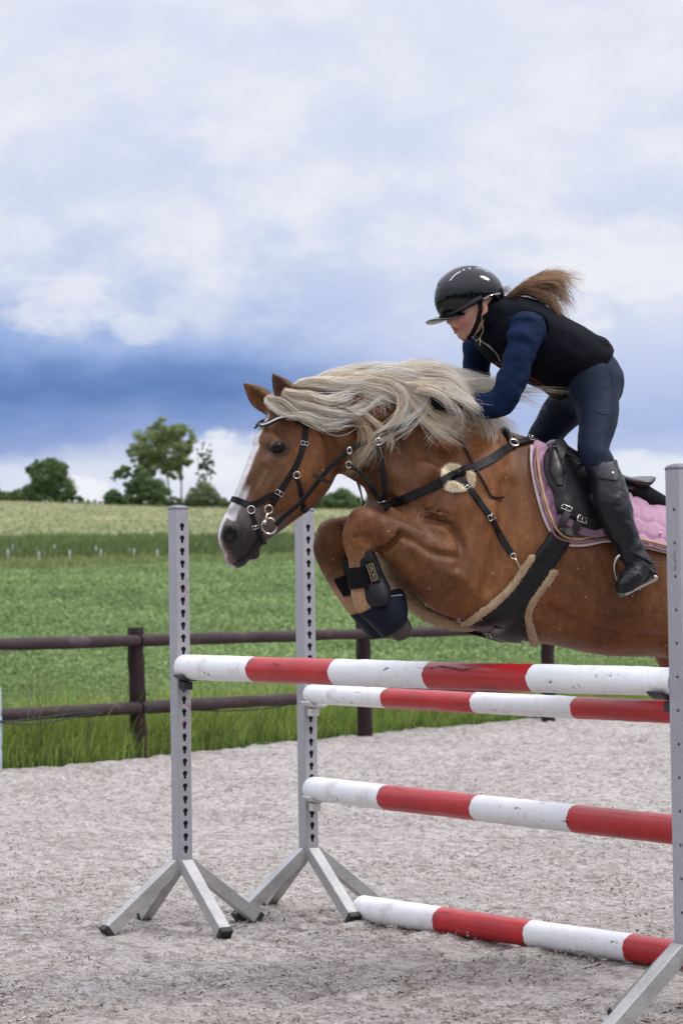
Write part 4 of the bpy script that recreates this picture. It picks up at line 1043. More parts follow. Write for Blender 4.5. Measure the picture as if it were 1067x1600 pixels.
for a in (([(735, 690), (690, 738), (648, 784)], .034, .014, .03, '-'), ([(782, 760), (760, 840), (742, 915)], .034, .016, .03, '-'), ([(768, 712), (716, 775), (676, 826)], .045, .012, .035, '+'),
          ([(742, 806), (722, 866), (708, 915)], .055, .013, .03, '+'), ([(652, 811), (680, 821), (697, 840), (700, 866), (690, 892)], .014, .011, .012, '-'), ([(690, 872), (645, 862), (608, 834)], .012, .008, .012, '-'),
          ([(640, 838), (612, 822), (594, 816)], .014, .006, .012, '+'), ([(700, 905), (660, 888), (622, 858)], .018, .008, .016, '+'),
          ([(562, 738), (600, 768), (634, 798)], .018, .010, .02, '-'), ([(545, 690), (606, 728), (660, 776)], .040, .012, .03, '+'), ([(560, 652), (640, 690), (700, 728)], .030, .010, .03, '-'),
          ([(512, 664), (525, 700), (524, 735)], .017, .012, .016, '-'), ([(840, 962), (930, 998), (1035, 1004)], .032, .009, .03, '-'), ([(900, 880), (960, 940), (1040, 960)], .07, .008, .04, '+'),
          ([(417, 730), (398, 768), (379, 806)], .018, .008, .014, '-'), ([(450, 722), (430, 754), (411, 778)], .010, .008, .012, '+'), ([(444, 670), (450, 676)], .018, .009, .012, '-'), ([(470, 795), (446, 806), (424, 816)], .010, .005, .01, '-'),
          ([(462, 748), (446, 778), (436, 796)], .0045, .003, .006, '+'), ([(610, 752), (650, 800), (676, 812)], .006, .0035, .008, '+'), ([(720, 860), (690, 905), (676, 925)], .006, .0035, .008, '+'), ([(870, 930), (900, 960), (950, 975)], .005, .003, .008, '+'),
          ([(598, 848), (590, 862), (586, 872)], .010, .008, .008, '-'), ([(548, 846), (566, 850), (582, 846)], .008, .005, .008, '-'), ([(556, 868), (562, 884)], .006, .003, .006, '+'), ([(502, 866), (520, 872), (536, 866)], .008, .005, .008, '-'),
          ([(376, 800), (384, 824), (380, 850)], .012, .006, .012, '-'), ([(597, 818), (594, 828), (588, 838)], .011, .006, .008, '+'), ([(608, 838), (596, 852), (584, 862)], .012, .010, .008, '-'), ([(552, 822), (560, 812), (574, 806)], .012, .004, .01, '+'), ([(542, 840), (552, 838), (562, 842)], .006, .004, .006, '-'),
          ([(648, 800), (664, 806), (682, 812)], .004, .003, .004, '-'), ([(646, 806), (664, 812), (688, 820)], .004, .003, .004, '-'), ([(656, 796), (674, 802), (692, 810)], .004, .003, .004, '-'), ([(500, 846), (512, 838), (526, 838)], .010, .004, .01, '+')): relief(*a)
HV, HFc = HF.mesh(1)
HS = Surf(HV, HFc)

def uvd(px, py, sx=1.0, sy=1.0, w=0.0):
    c = UV(px, py, w); return np.hypot((HV[:, 0] - c[0]) / sx, (HV[:, 1] - c[1]) / sy)
def sst(x, a, b): t = np.clip((x - a) / (b - a), 0, 1); return t * t * (3 - 2 * t)
def path_d(pts, w=0.0):
    P = np.array([UV(*p, w)[:2] for p in pts]); best = np.full(len(HV), 9.); par = np.zeros(len(HV)); L = 0
    for a, b in zip(P[:-1], P[1:]):
        d = b - a; t = np.clip(((HV[:, :2] - a) @ d) / (d @ d), 0, 1); q = np.linalg.norm(HV[:, :2] - a - t[:, None] * d, axis=1); m = q < best; best[m] = q[m]; par[m] = (L + t)[m]; L += 1
    return best, par / L
def coat_colours():
    n = len(HV); u, v, w = HV.T
    nz = fbm(u * 9 + 50, v * 9 + w * 6 + 50, 81) - .47; nz2 = fbm(u * 38 + 90, v * 22 + w * 30 + 90, 82, 3) - .44
    nz3 = fbm(u * 3.1 + 20, v * 3.1 + w * 2 + 20, 85, 3) - .44
    C = np.array([.166, .066, .0255]) * (1 + nz[:, None] * .7 + nz2[:, None] * .6 + nz3[:, None] * 1.1)
    def mixin(c, f): nonlocal C; C = C * (1 - f[:, None]) + np.array(c) * (1 + nz2[:, None] * .4) * f[:, None]
    # paler lower legs, reddish knees
    for pts, r in (([(566, 820), (562, 870), (566, 915), (585, 955)], .11), ([(518, 845), (522, 890), (548, 940), (570, 965)], .10)):
        d, t = path_d(pts, .148 if r > .105 else -.13); near = (w > .06) if r > .105 else (w < -.06); mixin((.38, .225, .130), sst(t, .22, .62) * sst(d, r * .9, r * .55) * near)
    # warm grey-brown cheeks and dark smoky muzzle
    f = sst(uvd(420, 745, 1.0, 1.15, .07), .125, .03) * (np.abs(w) > .02); mixin((.125, .066, .036), f * .8)
    f = sst(uvd(436, 700, 1.0, .75, .085), .060, .024) * (np.abs(w) > .045); mixin((.085, .055, .040), f * .85)
    hd, ht = path_d([(470, 640), (440, 700), (405, 770), (372, 850)])
    axis = np.clip(ht, 0, 1) * (u > UV(560, 700)[0])
    f = sst(axis, .70, .82) * (hd < .16); mixin((.125, .106, .100), f * .92)
    f = sst(axis, .80, .95) * (hd < .16) * sst(uvd(382, 852, 1, 1, .04), .10, .05); mixin((.026, .022, .024), f * .95)
    f = sst(uvd(359, 834, 1, 1, .058), .040, .022) * (np.abs(w) > .03); mixin((.007, .006, .006), f)  # shade of the nostril hollow painted into the colour
    # white blaze on the front of the face, narrowing to a snip that ends pink
    front = []
    fp_ = np.array([UV(*p)[:2] for p in [(412, 640), (399, 676), (386, 712), (373, 746), (360, 776), (347, 806), (338, 830), (342, 850), (352, 868)]])
    bd = np.full(n, 9.); bt = np.zeros(n)
    for k, (a, b) in enumerate(zip(fp_[:-1], fp_[1:])):
        d = b - a; t = np.clip(((HV[:, :2] - a) @ d) / (d @ d), 0, 1); q = np.linalg.norm(HV[:, :2] - a - t[:, None] * d, axis=1); m = q < bd; bd[m] = q[m]; bt[m] = (k + t)[m]
    width = np.interp(bt, [0, .6, 1.5, 3, 4, 5, 6, 7, 8], [0, .008, .017, .013, .011, .010, .009, .008, .008]) * (1 + nz * .5)
    f = sst(np.abs(w - np.interp(bt, [0, 2, 4, 6], [.010, .012, .009, .006])), width + .004, width - .003) * (bd < .05); mixin((.66, .63, .64), f)
    f = sst(bt, 6.2, 7.2) * (bd < .035) * sst(np.abs(w), .034, .012); mixin((.30, .19, .165), f * .6)
    d, t = path_d([(374, 876), (385, 870), (397, 855), (410, 832)], .045); mixin((.010, .008, .008), sst(d, .008, .003) * .9)  # mouth crease: its shade painted as a dark line
    # ears: dark backs and rims, pale inner hair
    d, t = path_d([(456, 626), (426, 584)], .07); m = (d < .05) & (w > .018) & (v > UV(452, 622)[1]); mixin((.075, .038, .022), m * sst(t, .1, .6))
    # belly and inner legs a little duller, eye rims black
    mixin((.020, .016, .015), sst(uvd(434, 699, 1.0, .62, .083), .032, .022) * (np.abs(w) > .05))
    # hooves
    d, t = path_d([(598, 948), (626, 984)], .14); mixin((.070, .056, .048), sst(t, .45, .62) * sst(d, .085, .07) * (w > .02))
    # flecks of sand thrown up on chest and belly
    return np.clip(C, .005, .9)
def coat_material():
    m = material('chestnut_coat', attr='Col', rough=.50, spec=.22, noise=[(5, .14, 5), (60, .14, 3, (1, 1, .35)), (170, .16, 2, (1, 1, .3))], bump=[(150, .35, .004, (1, 1, .3)), (22, .22, .010), (7, .25, .02)])
    # specks of sand thrown up by the hooves
    T = m.node_tree; b = next(x for x in T.nodes if x.type == 'BSDF_PRINCIPLED'); lk = b.inputs['Base Color'].links[0]; src = lk.from_socket
    v = T.nodes.new('ShaderNodeTexVoronoi'); v.inputs['Scale'].default_value = 38; v.feature = 'F1'
    tc = T.nodes.new('ShaderNodeTexCoord'); T.links.new(tc.outputs['Object'], v.inputs['Vector'])
    sp = T.nodes.new('ShaderNodeSeparateColor'); T.links.new(v.outputs['Color'], sp.inputs[0])
    a = T.nodes.new('ShaderNodeMath'); a.operation = 'LESS_THAN'; T.links.new(v.outputs['Distance'], a.inputs[0]); a.inputs[1].default_value = .085
    c = T.nodes.new('ShaderNodeMath'); c.operation = 'GREATER_THAN'; T.links.new(sp.outputs[0], c.inputs[0]); c.inputs[1].default_value = .80
    d = T.nodes.new('ShaderNodeMath'); d.operation = 'MULTIPLY'; T.links.new(a.outputs[0], d.inputs[0]); T.links.new(c.outputs[0], d.inputs[1])
    mx = T.nodes.new('ShaderNodeMix'); mx.data_type = 'RGBA'; T.links.new(d.outputs[0], mx.inputs[0]); T.links.new(src, mx.inputs[6]); mx.inputs[7].default_value = (.50, .42, .34, 1); T.links.new(mx.outputs[2], b.inputs['Base Color'])
    return m
horse = empty('horse', P0 + Vector((0, 0, .9))); tag(horse, 'chestnut horse with flaxen mane and white blaze jumping the oxer', 'horse')
body = sdf_obj('body', HV, HFc, coat_material(), horse, coat_colours())
# eyes
M_EYE = material('dark_eye', (.006, .004, .004, 1), .16, spec=.25)
for sd in (1, -1):
    e = UV(434, 699, .083); bm = bmesh.new(); bmesh.ops.create_uvsphere(bm, u_segments=20, v_segments=12, radius=.0225)
    o = bm_obj('eye', bm, M_EYE, None, True); o.data.transform(Matrix.Translation(to_world([[e[0], e[1] + .001, sd * .0775]])[0])); pw(o, horse)

# ------------------------------------------------------------------ tack
M_LEA = material('black_leather', (.0085, .008, .0095, 1), .45, spec=.25, noise=[(30, .25, 4)], bump=[(220, .15, .001)])
M_LEAB = material('dark_brown_leather', (.017, .011, .013, 1), .38, spec=.35, noise=[(20, .3, 4)], bump=[(200, .15, .001)])
M_STEEL = material('polished_steel', (.62, .60, .56, 1), .18, 1.0)
M_CRYST = material('crystal', (.75, .75, .78, 1), .12, .3, spec=.9)
M_FLEECE = material('sheepskin', attr='Col', rough=.95, spec=.1, sheen=.4, bump=[(140, .6, .004)])
M_NEO = material('black_neoprene', (.006, .006, .0075, 1), .8, spec=.15, noise=[(30, .3, 4)], bump=[(300, .3, .001)])
M_NAVY = material('navy_neoprene', (.0055, .008, .019, 1), .6, spec=.2, noise=[(14, .35, 5)], bump=[(200, .25, .001), (14, .25, .006)], tint=[((.10, .10, .12, 1), 60, .72, .76)])
M_SHELL = material('scuffed_shell', (.013, .014, .018, 1), .5, spec=.25, noise=[(20, .3, 4)], bump=[(30, .3, .003)], tint=[((.09, .085, .085, 1), 30, .66, .74)])

def surf_pts(pts, n, off=.004, surf=None, w=None, smooth=1, free=False):
    """pixel polyline -> points and normals lying on a surface; rows may carry their own w (third value)"""
    surf = surf or HS; has_w = len(pts[0]) > 2; P = spline(pts, n); out, nr = [], []
    for r in P:
        h = surf.cast(r[0], r[1]); c = S(r[0], r[1], r[2]) if has_w else None
        if h is None and c is None: c = S(r[0], r[1], w or 0)
        if h is None: q, nn = surf.near(c) if not free else (c, None); 
        if h is None and not free: out.append(q + nn * off); nr.append(nn); continue
        if h is None: out.append(c); nr.append(nr[-1] if nr else NR.copy()); continue
        p, nn = h[0] + h[1] * off, h[1]
        if has_w and (c - CAM).length < (p - CAM).length - .002: p = c
        out.append(p); nr.append(nn)
    for _ in range(smooth):
        o2, n2 = list(out), list(nr)
        for i in range(1, len(out) - 1):
            out[i] = (o2[i - 1] + o2[i] * 2 + o2[i + 1]) / 4; nr[i] = (n2[i - 1] + n2[i] * 2 + n2[i + 1]).normalized()
    return out, nr
def mirror(p): q = to_local(p); return Vector(to_world([[q.x, q.y, -q.z]])[0])
def mirror_dir(d): return d - 2 * d.dot(NR) * NR
def strap(name, pts, width, mat, parent, n=24, thick=.0035, off=.001, both=False, w=None, free=False, surf=None, smooth=2, mid=None):
    P, Nn = surf_pts(pts, n, off, surf, w, smooth, free)
    if mid is not None: P[0] = P[0] - NR * to_local(P[0]).z if mid else P[0]
    bm = bmesh.new(); sweep(bm, P, rrect(width, thick), ups=Nn, smooth=False)
    o = bm_obj(name, bm, mat, None); auto_smooth(o, 50)
    if parent is not None: pw(o, parent)
    if both:
        bm = bmesh.new(); sweep(bm, [mirror(p) for p in P], rrect(width, thick), ups=[mirror_dir(x) for x in Nn])
        o2 = bm_obj(name, bm, mat, None); auto_smooth(o2, 50)
        if parent is not None: pw(o2, parent)
    return o
def torus(bm, c, axis, R, r, n=26, m=8, squash=1.0, xdir=None):
    F = frame_from(axis, xdir); P = [Vector(c) + F @ Vector((R * math.cos(a), R * squash * math.sin(a), 0)) for a in np.linspace(0, 2 * math.pi, n, endpoint=False)]
    sweep(bm, P, circle(r, m), ups=[Vector(axis)] * n, closed=True, smooth=True)
def ring(name, px, py, R, r, parent, w=None, off=.008, squash=1.0, mat=None, surf=None, both=False):
    h = (surf or HS).cast(px, py)
    p, nn = (h[0] + h[1] * off, h[1]) if h and w is None else (S(px, py, w), NR)
    bm = bmesh.new(); torus(bm, p, nn, R, r, squash=squash)
    if both: torus(bm, mirror(p), mirror_dir(nn), R, r, squash=squash)
    o = bm_obj(name, bm, mat or M_STEEL, None, True); pw(o, parent); return o
def buckle(name, px, py, dpx, dpy, w_, h_, parent, off=.006, surf=None, w=None):
    """rectangular wire buckle, long side across the strap that runs along (dpx, dpy)"""
    h = (surf or HS).cast(px, py); p, nn = (h[0] + h[1] * off, h[1]) if h and w is None else (S(px, py, w), NR.copy())
    t = (_R * dpx - _U * dpy); t = (t - nn * t.dot(nn)).normalized(); s_ = nn.cross(t)
    bm = bmesh.new(); P = [p + t * (a * h_ / 2) + s_ * (b * w_ / 2) for a, b in ((-1, -1), (-1, 1), (1, 1), (1, -1))]
    sweep(bm, P, circle(.0016, 6), ups=[nn] * 4, closed=True, smooth=True); sweep(bm, [P[0].lerp(P[1], .5), P[2].lerp(P[3], .5) + nn * .002], circle(.0013, 6), ups=[nn] * 2)
    o = bm_obj(name, bm, M_STEEL, None, True); pw(o, parent); return o
def patch(name, L, R, n, m, mat, parent, off=.006, h=.006, both=False, surf=None, w=.05, bump=None, edge=.15):
    """ruled sheet on a surface between two pixel polylines, with thickness; bump(s, t) adds relief"""
    Lp, Rp = spline(L, n), spline(R, n); T_ = np.zeros((n, m, 3)); N_ = np.zeros((n, m, 3))
    for i in range(n):
        for j in range(m):
            s = j / (m - 1); x, y = Lp[i][:2] * (1 - s) + Rp[i][:2] * s; ww = (Lp[i][2] * (1 - s) + Rp[i][2] * s) if Lp.shape[1] > 2 else w
            hh = (surf or HS).cast(x, y)
            if hh is None: q, nn = (surf or HS).near(S(x, y, ww))
            else: q, nn = hh
            T_[i, j] = q; N_[i, j] = nn
    for _ in range(2):
        for A in (T_, N_):
            A[1:-1] = (A[:-2] + 2 * A[1:-1] + A[2:]) / 4; A[:, 1:-1] = (A[:, :-2] + 2 * A[:, 1:-1] + A[:, 2:]) / 4
    N_ /= np.linalg.norm(N_, axis=2, keepdims=True)
    si, ti = np.linspace(0, 1, n)[:, None], np.linspace(0, 1, m)[None]; rim = np.minimum(np.minimum(si, 1 - si), np.minimum(ti, 1 - ti))
    k = np.sqrt(np.clip(rim / edge, 0, 1)) if edge else np.ones((n, m))
    H = off + h * (.35 + .65 * k)
    if bump is not None: H = H + bump(Lp, Rp, n, m)
    top = T_ + N_ * H[..., None]; bot = T_ - N_ * .004
    V = np.concatenate([top.reshape(-1, 3), bot.reshape(-1, 3)]); i = (np.arange(n - 1)[:, None] * m + np.arange(m - 1)[None]).ravel(); q = np.stack([i, i + 1, i + m + 1, i + m], 1)
    b = list(range(m)) + [r * m + m - 1 for r in range(1, n)] + [(n - 1) * m + c for c in range(m - 2, -1, -1)] + [r * m for r in range(n - 2, 0, -1)]
    b = np.array(b); sk = np.stack([b, np.roll(b, -1), np.roll(b, -1) + n * m, b + n * m], 1); F = np.vstack([q, sk])
    if both:
        V2 = V - P0v; wl = V2 @ np.array(NR); V2 = V - 2 * wl[:, None] * np.array(NR)
        o2 = np_mesh(name, V2, F[:, ::-1], mat, None, True); auto_smooth(o2, 60)
        if parent is not None: pw(o2, parent)
    o = np_mesh(name, V, F, mat, None, True); bm = bmesh.new(); bm.from_mesh(o.data); bmesh.ops.recalc_face_normals(bm, faces=bm.faces[:]); bm.to_mesh(o.data); bm.free(); auto_smooth(o, 60)
    if parent is not None: pw(o, parent)
    return o, top, N_
P0v = np.array(P0)
def fuzz(name, P, N, n, length, col, parent, width=.0007, curl=.5):
    """short wool standing on points P"""
    P, N = np.asarray(P), np.asarray(N); i = RNG.integers(0, len(P), n); d = N[i] + RNG.normal(0, curl, (n, 3)); d /= np.linalg.norm(d, axis=1, keepdims=True)
    b = P[i] + RNG.normal(0, .003, (n, 3)); L = length * RNG.uniform(.5, 1.2, (n, 1)); s = np.cross(d, RNG.normal(size=(n, 3))); s /= np.linalg.norm(s, axis=1, keepdims=True); s *= width
    k = b + d * L * .6 + RNG.normal(0, length * .15, (n, 3)); V = np.stack([b - s, b + s, k + s, k - s, b + d * L], 1).reshape(-1, 3); j = np.arange(n)[:, None] * 5
    F = np.vstack([j + [0, 1, 2, 3], j + [3, 2, 4, 4]]); c = np.repeat(np.array(col) * RNG.uniform(.75, 1.2, (n, 1)), 5, 0)
    T3 = np.vstack([np.vstack([j + [0, 1, 2], j + [0, 2, 3]]), j + [3, 2, 4]])
    o = np_mesh(name, V, T3, M_FLEECE, None, False, c); o['kind'] = 'stuff'
    if parent is not None: pw(o, parent)
    return o
def wool_tube(name, P, rad, col, parent, seed=0, n=14, flat=1.0, ups=None):
    """lumpy sheepskin roll along points P with wool on it"""
    rng = np.random.default_rng(seed); bm = bmesh.new(); k = len(P); sc = [rad[i] if hasattr(rad, '__len__') else rad for i in range(k)]
    rings = sweep(bm, P, circle(1, n, flat), ups=ups, scale=[s * (1 if 0 < i < k - 1 else .55) for i, s in enumerate(sc)], smooth=True)
    bm.normal_update(); pts, nrm = [], []
    for r in rings:
        for v in r: v.co += v.normal * float(rng.normal(0, .10)) * sc[0]; pts.append(v.co[:]); nrm.append(v.normal[:])
    me = bpy.data.meshes.new(name); bmesh.ops.recalc_face_normals(bm, faces=bm.faces[:]); bm.to_mesh(me); bm.free()
    c = np.tile(np.array([*col, 1.0], np.float32), (len(me.vertices), 1)); c[:, :3] *= rng.uniform(.85, 1.12, (len(c), 1)); a = me.color_attributes.new('Col', 'FLOAT_COLOR', 'POINT'); a.data.foreach_set('color', c.ravel())
    o = link_mesh(name, me, M_FLEECE, None, True); pw(o, parent)
    sub = []
    for (p, q) in zip(pts, nrm): sub.append((p, q))
    fuzz('wool', [p for p, _ in sub], [q for _, q in sub], int(len(P) * 55), .006, np.array(col) * 1.05, o)
    return o

# --- bridle
br = empty('bridle', S(450, 700, 0)); tag(br, 'black leather bridle with crystal browband on the chestnut horse', 'bridle')
strap('cheekpiece', [(478, 668), (475, 692), (470, 710), (461, 731), (447, 754), (436, 770), (428, 784), (423, 793)], .019, M_LEA, br, 34, .005, both=True)
strap('headpiece', [(478, 668), (474, 650), (468, 630), (464, 612), (463, 603)], .024, M_LEA, br, 16, .004, both=True, w=.02)
bb = strap('browband', [(406, 663, .006), (413, 664, .045), (423, 660, .070), (434, 654, .083), (448, 651, .088), (464, 656, .088), (479, 665, .084)], .018, M_LEA, br, 26, .006, both=True, free=True, mid=True)
bc = bmesh.new()
P, Nn = surf_pts([(405, 663, .008), (413, 664, .049), (423, 660, .074), (434, 654, .087), (448, 651, .092), (462, 655, .093)], 34, .010, None, None, 2, True)
for p, nn in zip(P[1:], Nn[1:]):
    for q, z in ((p, nn), (mirror(p), mirror_dir(nn))):
        bmesh.ops.create_icosphere(bc, subdivisions=1, radius=.0037, matrix=Matrix.Translation(q + z * .003))
o = bm_obj('crystals', bc, M_CRYST, None, False); o['kind'] = 'stuff'; pw(o, br)
strap('noseband', [(349, 776), (358, 778), (371, 782), (390, 789), (402, 786), (414, 780), (432, 771)], .021, M_LEA, br, 30, .006, both=True, mid=True)
strap('jaw_strap', [(462, 743), (466, 752), (470, 770), (473, 786), (474, 797)], .015, M_LEA, br, 16, .005, both=True, w=.03)
strap('chin_strap', [(392, 799), (395, 808), (401, 826), (407, 840), (410, 848)], .015, M_LEA, br, 18, .006, both=True, w=.03)
ring('jaw_ring', 463, 742, .011, .0020, br, off=.009); ring('noseband_ring', 392, 797, .0125, .0021, br, off=.010)
buckle('buckle', 475, 693, -.2, 1, .026, .012, br); buckle('buckle', 436, 770, -.6, 1, .028, .014, br, .008); buckle('buckle', 398, 824, .3, 1, .022, .011, br, .009)
h = HS.cast(474, 795); bm = bmesh.new(); bmesh.ops.create_uvsphere(bm, u_segments=12, v_segments=8, radius=.012, matrix=Matrix.Translation(h[0] + h[1] * .006) if h else Matrix.Translation(S(474, 795, .04))); pw(bm_obj('keeper_knot', bm, M_LEA, None, True), br)
h = HS.cast(411, 846); bm = bmesh.new(); bmesh.ops.create_uvsphere(bm, u_segments=12, v_segments=8, radius=.010, matrix=Matrix.Translation((h[0] + h[1] * .006) if h else S(411, 846, .045))); pw(bm_obj('chin_buckle', bm, M_LEAB, None, True), br)
# bit: small top ring, shank, large rein ring, mouthpiece end
bit = bmesh.new(); wb = .068
torus(bit, S(420, 796, wb), NR, .0135, .0026, 24); torus(bit, S(421, 822, wb), NR, .0255, .0030, 32)
sweep(bit, [S(418, 801, wb), S(416, 809, wb + .002), S(413, 818, wb)], circle(.0042, 8), ups=[NR] * 3, smooth=True)
sweep(bit, [S(413, 816, wb + .004), S(414, 819, .03)], circle(.007, 8), smooth=True)
for q in (0,):
    torus(bit, mirror(S(421, 822, wb)), NR, .0255, .0030, 32); torus(bit, mirror(S(420, 796, wb)), NR, .0135, .0026, 24)
pw(bm_obj('bit', bit, material('brassy_steel', (.60, .54, .44, 1), .22, 1.0), None, True), br)
# reins from the bit to the hands, with keeper and rein stop
RE = [(430, 820, .072), (445, 806, .085), (465, 789, .098), (489, 762, .110), (505, 741, .120), (530, 717, .122), (547, 703, .120), (567, 693, .118), (592, 680, .115), (622, 668, .112), (660, 652, .110), (690, 634, .108), (704, 626, .100)]
rn = strap('rein', RE, .017, M_LEA, br, 60, .004, off=.006, free=True, smooth=3)
REf = [(S(a, b, w)) for a, b, w in RE]
bm = bmesh.new(); sweep(bm, [mirror(Vector(q)) for q in spline([tuple(p) for p in REf], 50)], rrect(.017, .004), ups=[-NR] * 50); pw(bm_obj('rein', bm, M_LEA, None), br)
strap('rein_loop', [(490, 741, .13), (496, 745, .134), (503, 749, .134), (512, 754, .128)], .014, M_LEAB, br, 10, .006, free=True)
ring('rein_band', 546, 704, .0105, .0028, br, w=.124, mat=M_STEEL, squash=.7)
# --- breastplate with martingale forks
bp = empty('breastplate', S(600, 790, 0)); tag(bp, 'black breastplate with cream fleece patch strapped across the shoulder of the horse', 'breastplate')
strap('chest_strap', [(600, 794), (608, 790), (622, 784)], .030, M_LEA, bp, 10, .0055, off=.002, w=.09)
strap('breast_strap', [(620, 785), (640, 776), (668, 764), (695, 752), (716, 744), (742, 731), (770, 716), (790, 702), (800, 697)], .030, M_LEA, bp, 60, .0055, both=True, w=.05)
strap('wither_strap', [(800, 695), (795, 684), (790, 677), (786, 672)], .028, M_LEA, bp, 12, .012, both=True, w=.02)
strap('saddle_strap', [(802, 696), (812, 694), (827, 691), (848, 688), (868, 688)], .022, M_LEA, bp, 18, .005, both=True, off=.012, w=.12)
strap('girth_strap', [(716, 748), (732, 762), (749, 785), (766, 809), (781, 836), (799, 866)], .022, M_LEA, bp, 34, .006, both=True)
strap('martingale_fork', [(591, 690, .120), (594, 715, .120), (599, 742, .120), (602, 768, .110), (599, 784, .09)], .022, M_LEA, bp, 24, .0045, both=True, free=True, off=.004)
strap('martingale_loop', [(546, 727, .10), (560, 735, .108), (574, 750, .112), (585, 770, .108), (597, 787, .09)], .019, M_LEA, bp, 24, .0045, free=True, off=.006)
ring('martingale_ring', 591, 690, .0115, .0023, bp, w=.128); ring('loop_ring', 545, 726, .0105, .0022, bp, w=.104)
ring('breast_ring', 599, 788, .013, .0025, bp, off=.014); ring('wither_ring', 801, 696, .0155, .0030, bp, off=.014)
buckle('buckle', 827, 691, 1, -.1, .028, .018, bp, .020); buckle('buckle', 766, 808, .6, 1, .028, .018, bp, .009); buckle('buckle', 731, 761, .7, 1, .026, .010, bp, .009)
bm = bmesh.new(); P, Nn = surf_pts([(799, 866), (804, 874), (809, 882), (813, 889)], 8, .010)
torus(bm, P[1], Nn[1], .009, .002); sweep(bm, P[2:], circle(.0035, 8), ups=Nn[2:], smooth=True); torus(bm, P[-1], Nn[-1], .007, .002); pw(bm_obj('snap_hook', bm, M_STEEL, None, True), bp)
def fleece_lump(px, py, rx, ry, rot, parent, col, h=.018, name='fleece_pad', seed=0):
    rng = np.random.default_rng(seed); bm = bmesh.new(); vs, pts, nrm = [], [], []; c = bm.verts.new; rings = []
    for k in range(7):
        s = k / 6; ring_ = []
        for j in range(22):
            a = 2 * math.pi * j / 22; rr = s * (1 + .10 * math.sin(3 * a + seed) + .06 * rng.normal()) if k else 0
            x, y = rr * rx * math.cos(a), rr * ry * math.sin(a); X = px + x * math.cos(rot) - y * math.sin(rot); Y = py + x * math.sin(rot) + y * math.cos(rot)
            hh = HS.cast(X, Y) or HS.near(S(X, Y, .15)); p = hh[0] + hh[1] * (h * math.sqrt(max(0, 1 - s * s)) * (1 + .12 * rng.normal()) + .001); ring_.append(c(p)); pts.append(p[:]); nrm.append(hh[1][:])
        rings.append(ring_)
    for A, B in zip(rings, rings[1:]):
        for j in range(22): bm.faces.new((A[j], A[(j + 1) % 22], B[(j + 1) % 22], B[j]))
    bmesh.ops.remove_doubles(bm, verts=bm.verts[:], dist=1e-5)
    me = bpy.data.meshes.new(name); bmesh.ops.recalc_face_normals(bm, faces=bm.faces[:]); bm.to_mesh(me); bm.free(); a = me.color_attributes.new('Col', 'FLOAT_COLOR', 'POINT'); cc = np.tile(np.array([*col, 1.], np.float32), (len(me.vertices), 1)); a.data.foreach_set('color', cc.ravel())
    o = link_mesh(name, me, M_FLEECE, None, True); pw(o, parent); fuzz('wool', pts, nrm, 1300, .006, np.array(col) * 1.05, o); return o
CREAM = (.92, .82, .62)
for k, (x, y, rx, ry, rot) in enumerate([(703, 735, 17, 9, -.45), (711, 762, 17, 8, .15), (735, 747, 6, 14, -.2)]): fleece_lump(x, y, rx, ry, rot, bp, CREAM, .013, seed=k)
strap('pad_strap', [(690, 754), (704, 749), (718, 743), (738, 733)], .026, M_LEA, bp, 14, .005, off=.016)
h = HS.cast(719, 744); bm = bmesh.new(); bmesh.ops.create_uvsphere(bm, u_segments=12, v_segments=8, radius=.014, matrix=Matrix.Translation(h[0] + h[1] * .014)); pw(bm_obj('strap_junction', bm, M_LEA, None, True), bp)
# sheepskin sleeve on the strap that runs back between the forelegs
TAN = (.40, .285, .175)
wool_tube('sheepskin_sleeve', [Vector(q) for q in spline([tuple(S(*p)) for p in [(590, 842, .03), (598, 870, .03), (612, 901, .03), (634, 933, .03), (662, 957, .03), (694, 971, .035), (726, 976, .04), (752, 974, .06)]], 44)], .0235, TAN, bp, 4)
strap('rein_tail', [(712, 678), (722, 695), (735, 718), (748, 742), (760, 764), (766, 777), (776, 779), (785, 777)], .008, M_LEA, br, 30, .004, off=.004)

# --- girth with stud guard
gi = empty('girth', S(850, 880, .25)); tag(gi, 'black leather girth with wide stud guard edged in tan sheepskin', 'girth')
patch('girth_band', [(862, 826), (850, 846), (838, 862), (829, 876)], [(896, 838), (884, 858), (872, 874), (862, 893)], 14, 9, M_LEA, gi, .012, .010, both=True)
GL = [(831, 873), (818, 893), (800, 917), (776, 941), (750, 961), (716, 979)]; GR_ = [(862, 892), (845, 915), (825, 941), (821, 960), (827, 984), (832, 1006)]
patch('stud_guard', GL, GR_, 24, 18, M_LEA, gi, .012, .012, both=True, w=.14)
patch('guard_plate', [(770, 972), (763, 980), (752, 986), (745, 990)], [(812, 972), (815, 986), (816, 996), (810, 1008)], 8, 10, M_LEAB, gi, .022, .006, w=.10)
def edge_roll(pts, r, seed): 
    P, Nn = surf_pts(pts, 40, .012, None, .12, 2); return wool_tube('sheepskin_edge', P, r, TAN, gi, seed)
edge_roll([(833, 868), (820, 886), (804, 908), (780, 934), (752, 955), (722, 972), (700, 978)], .0128, 5)
edge_roll([(866, 890), (849, 913), (830, 938), (823, 955), (828, 978), (836, 1003), (834, 1014)], .0150, 6)
edge_roll([(834, 1013), (820, 1016), (800, 1012), (776, 1002), (752, 992)], .008, 7)
buckle('buckle', 765, 981, .8, -.5, .034, .016, gi, .030)

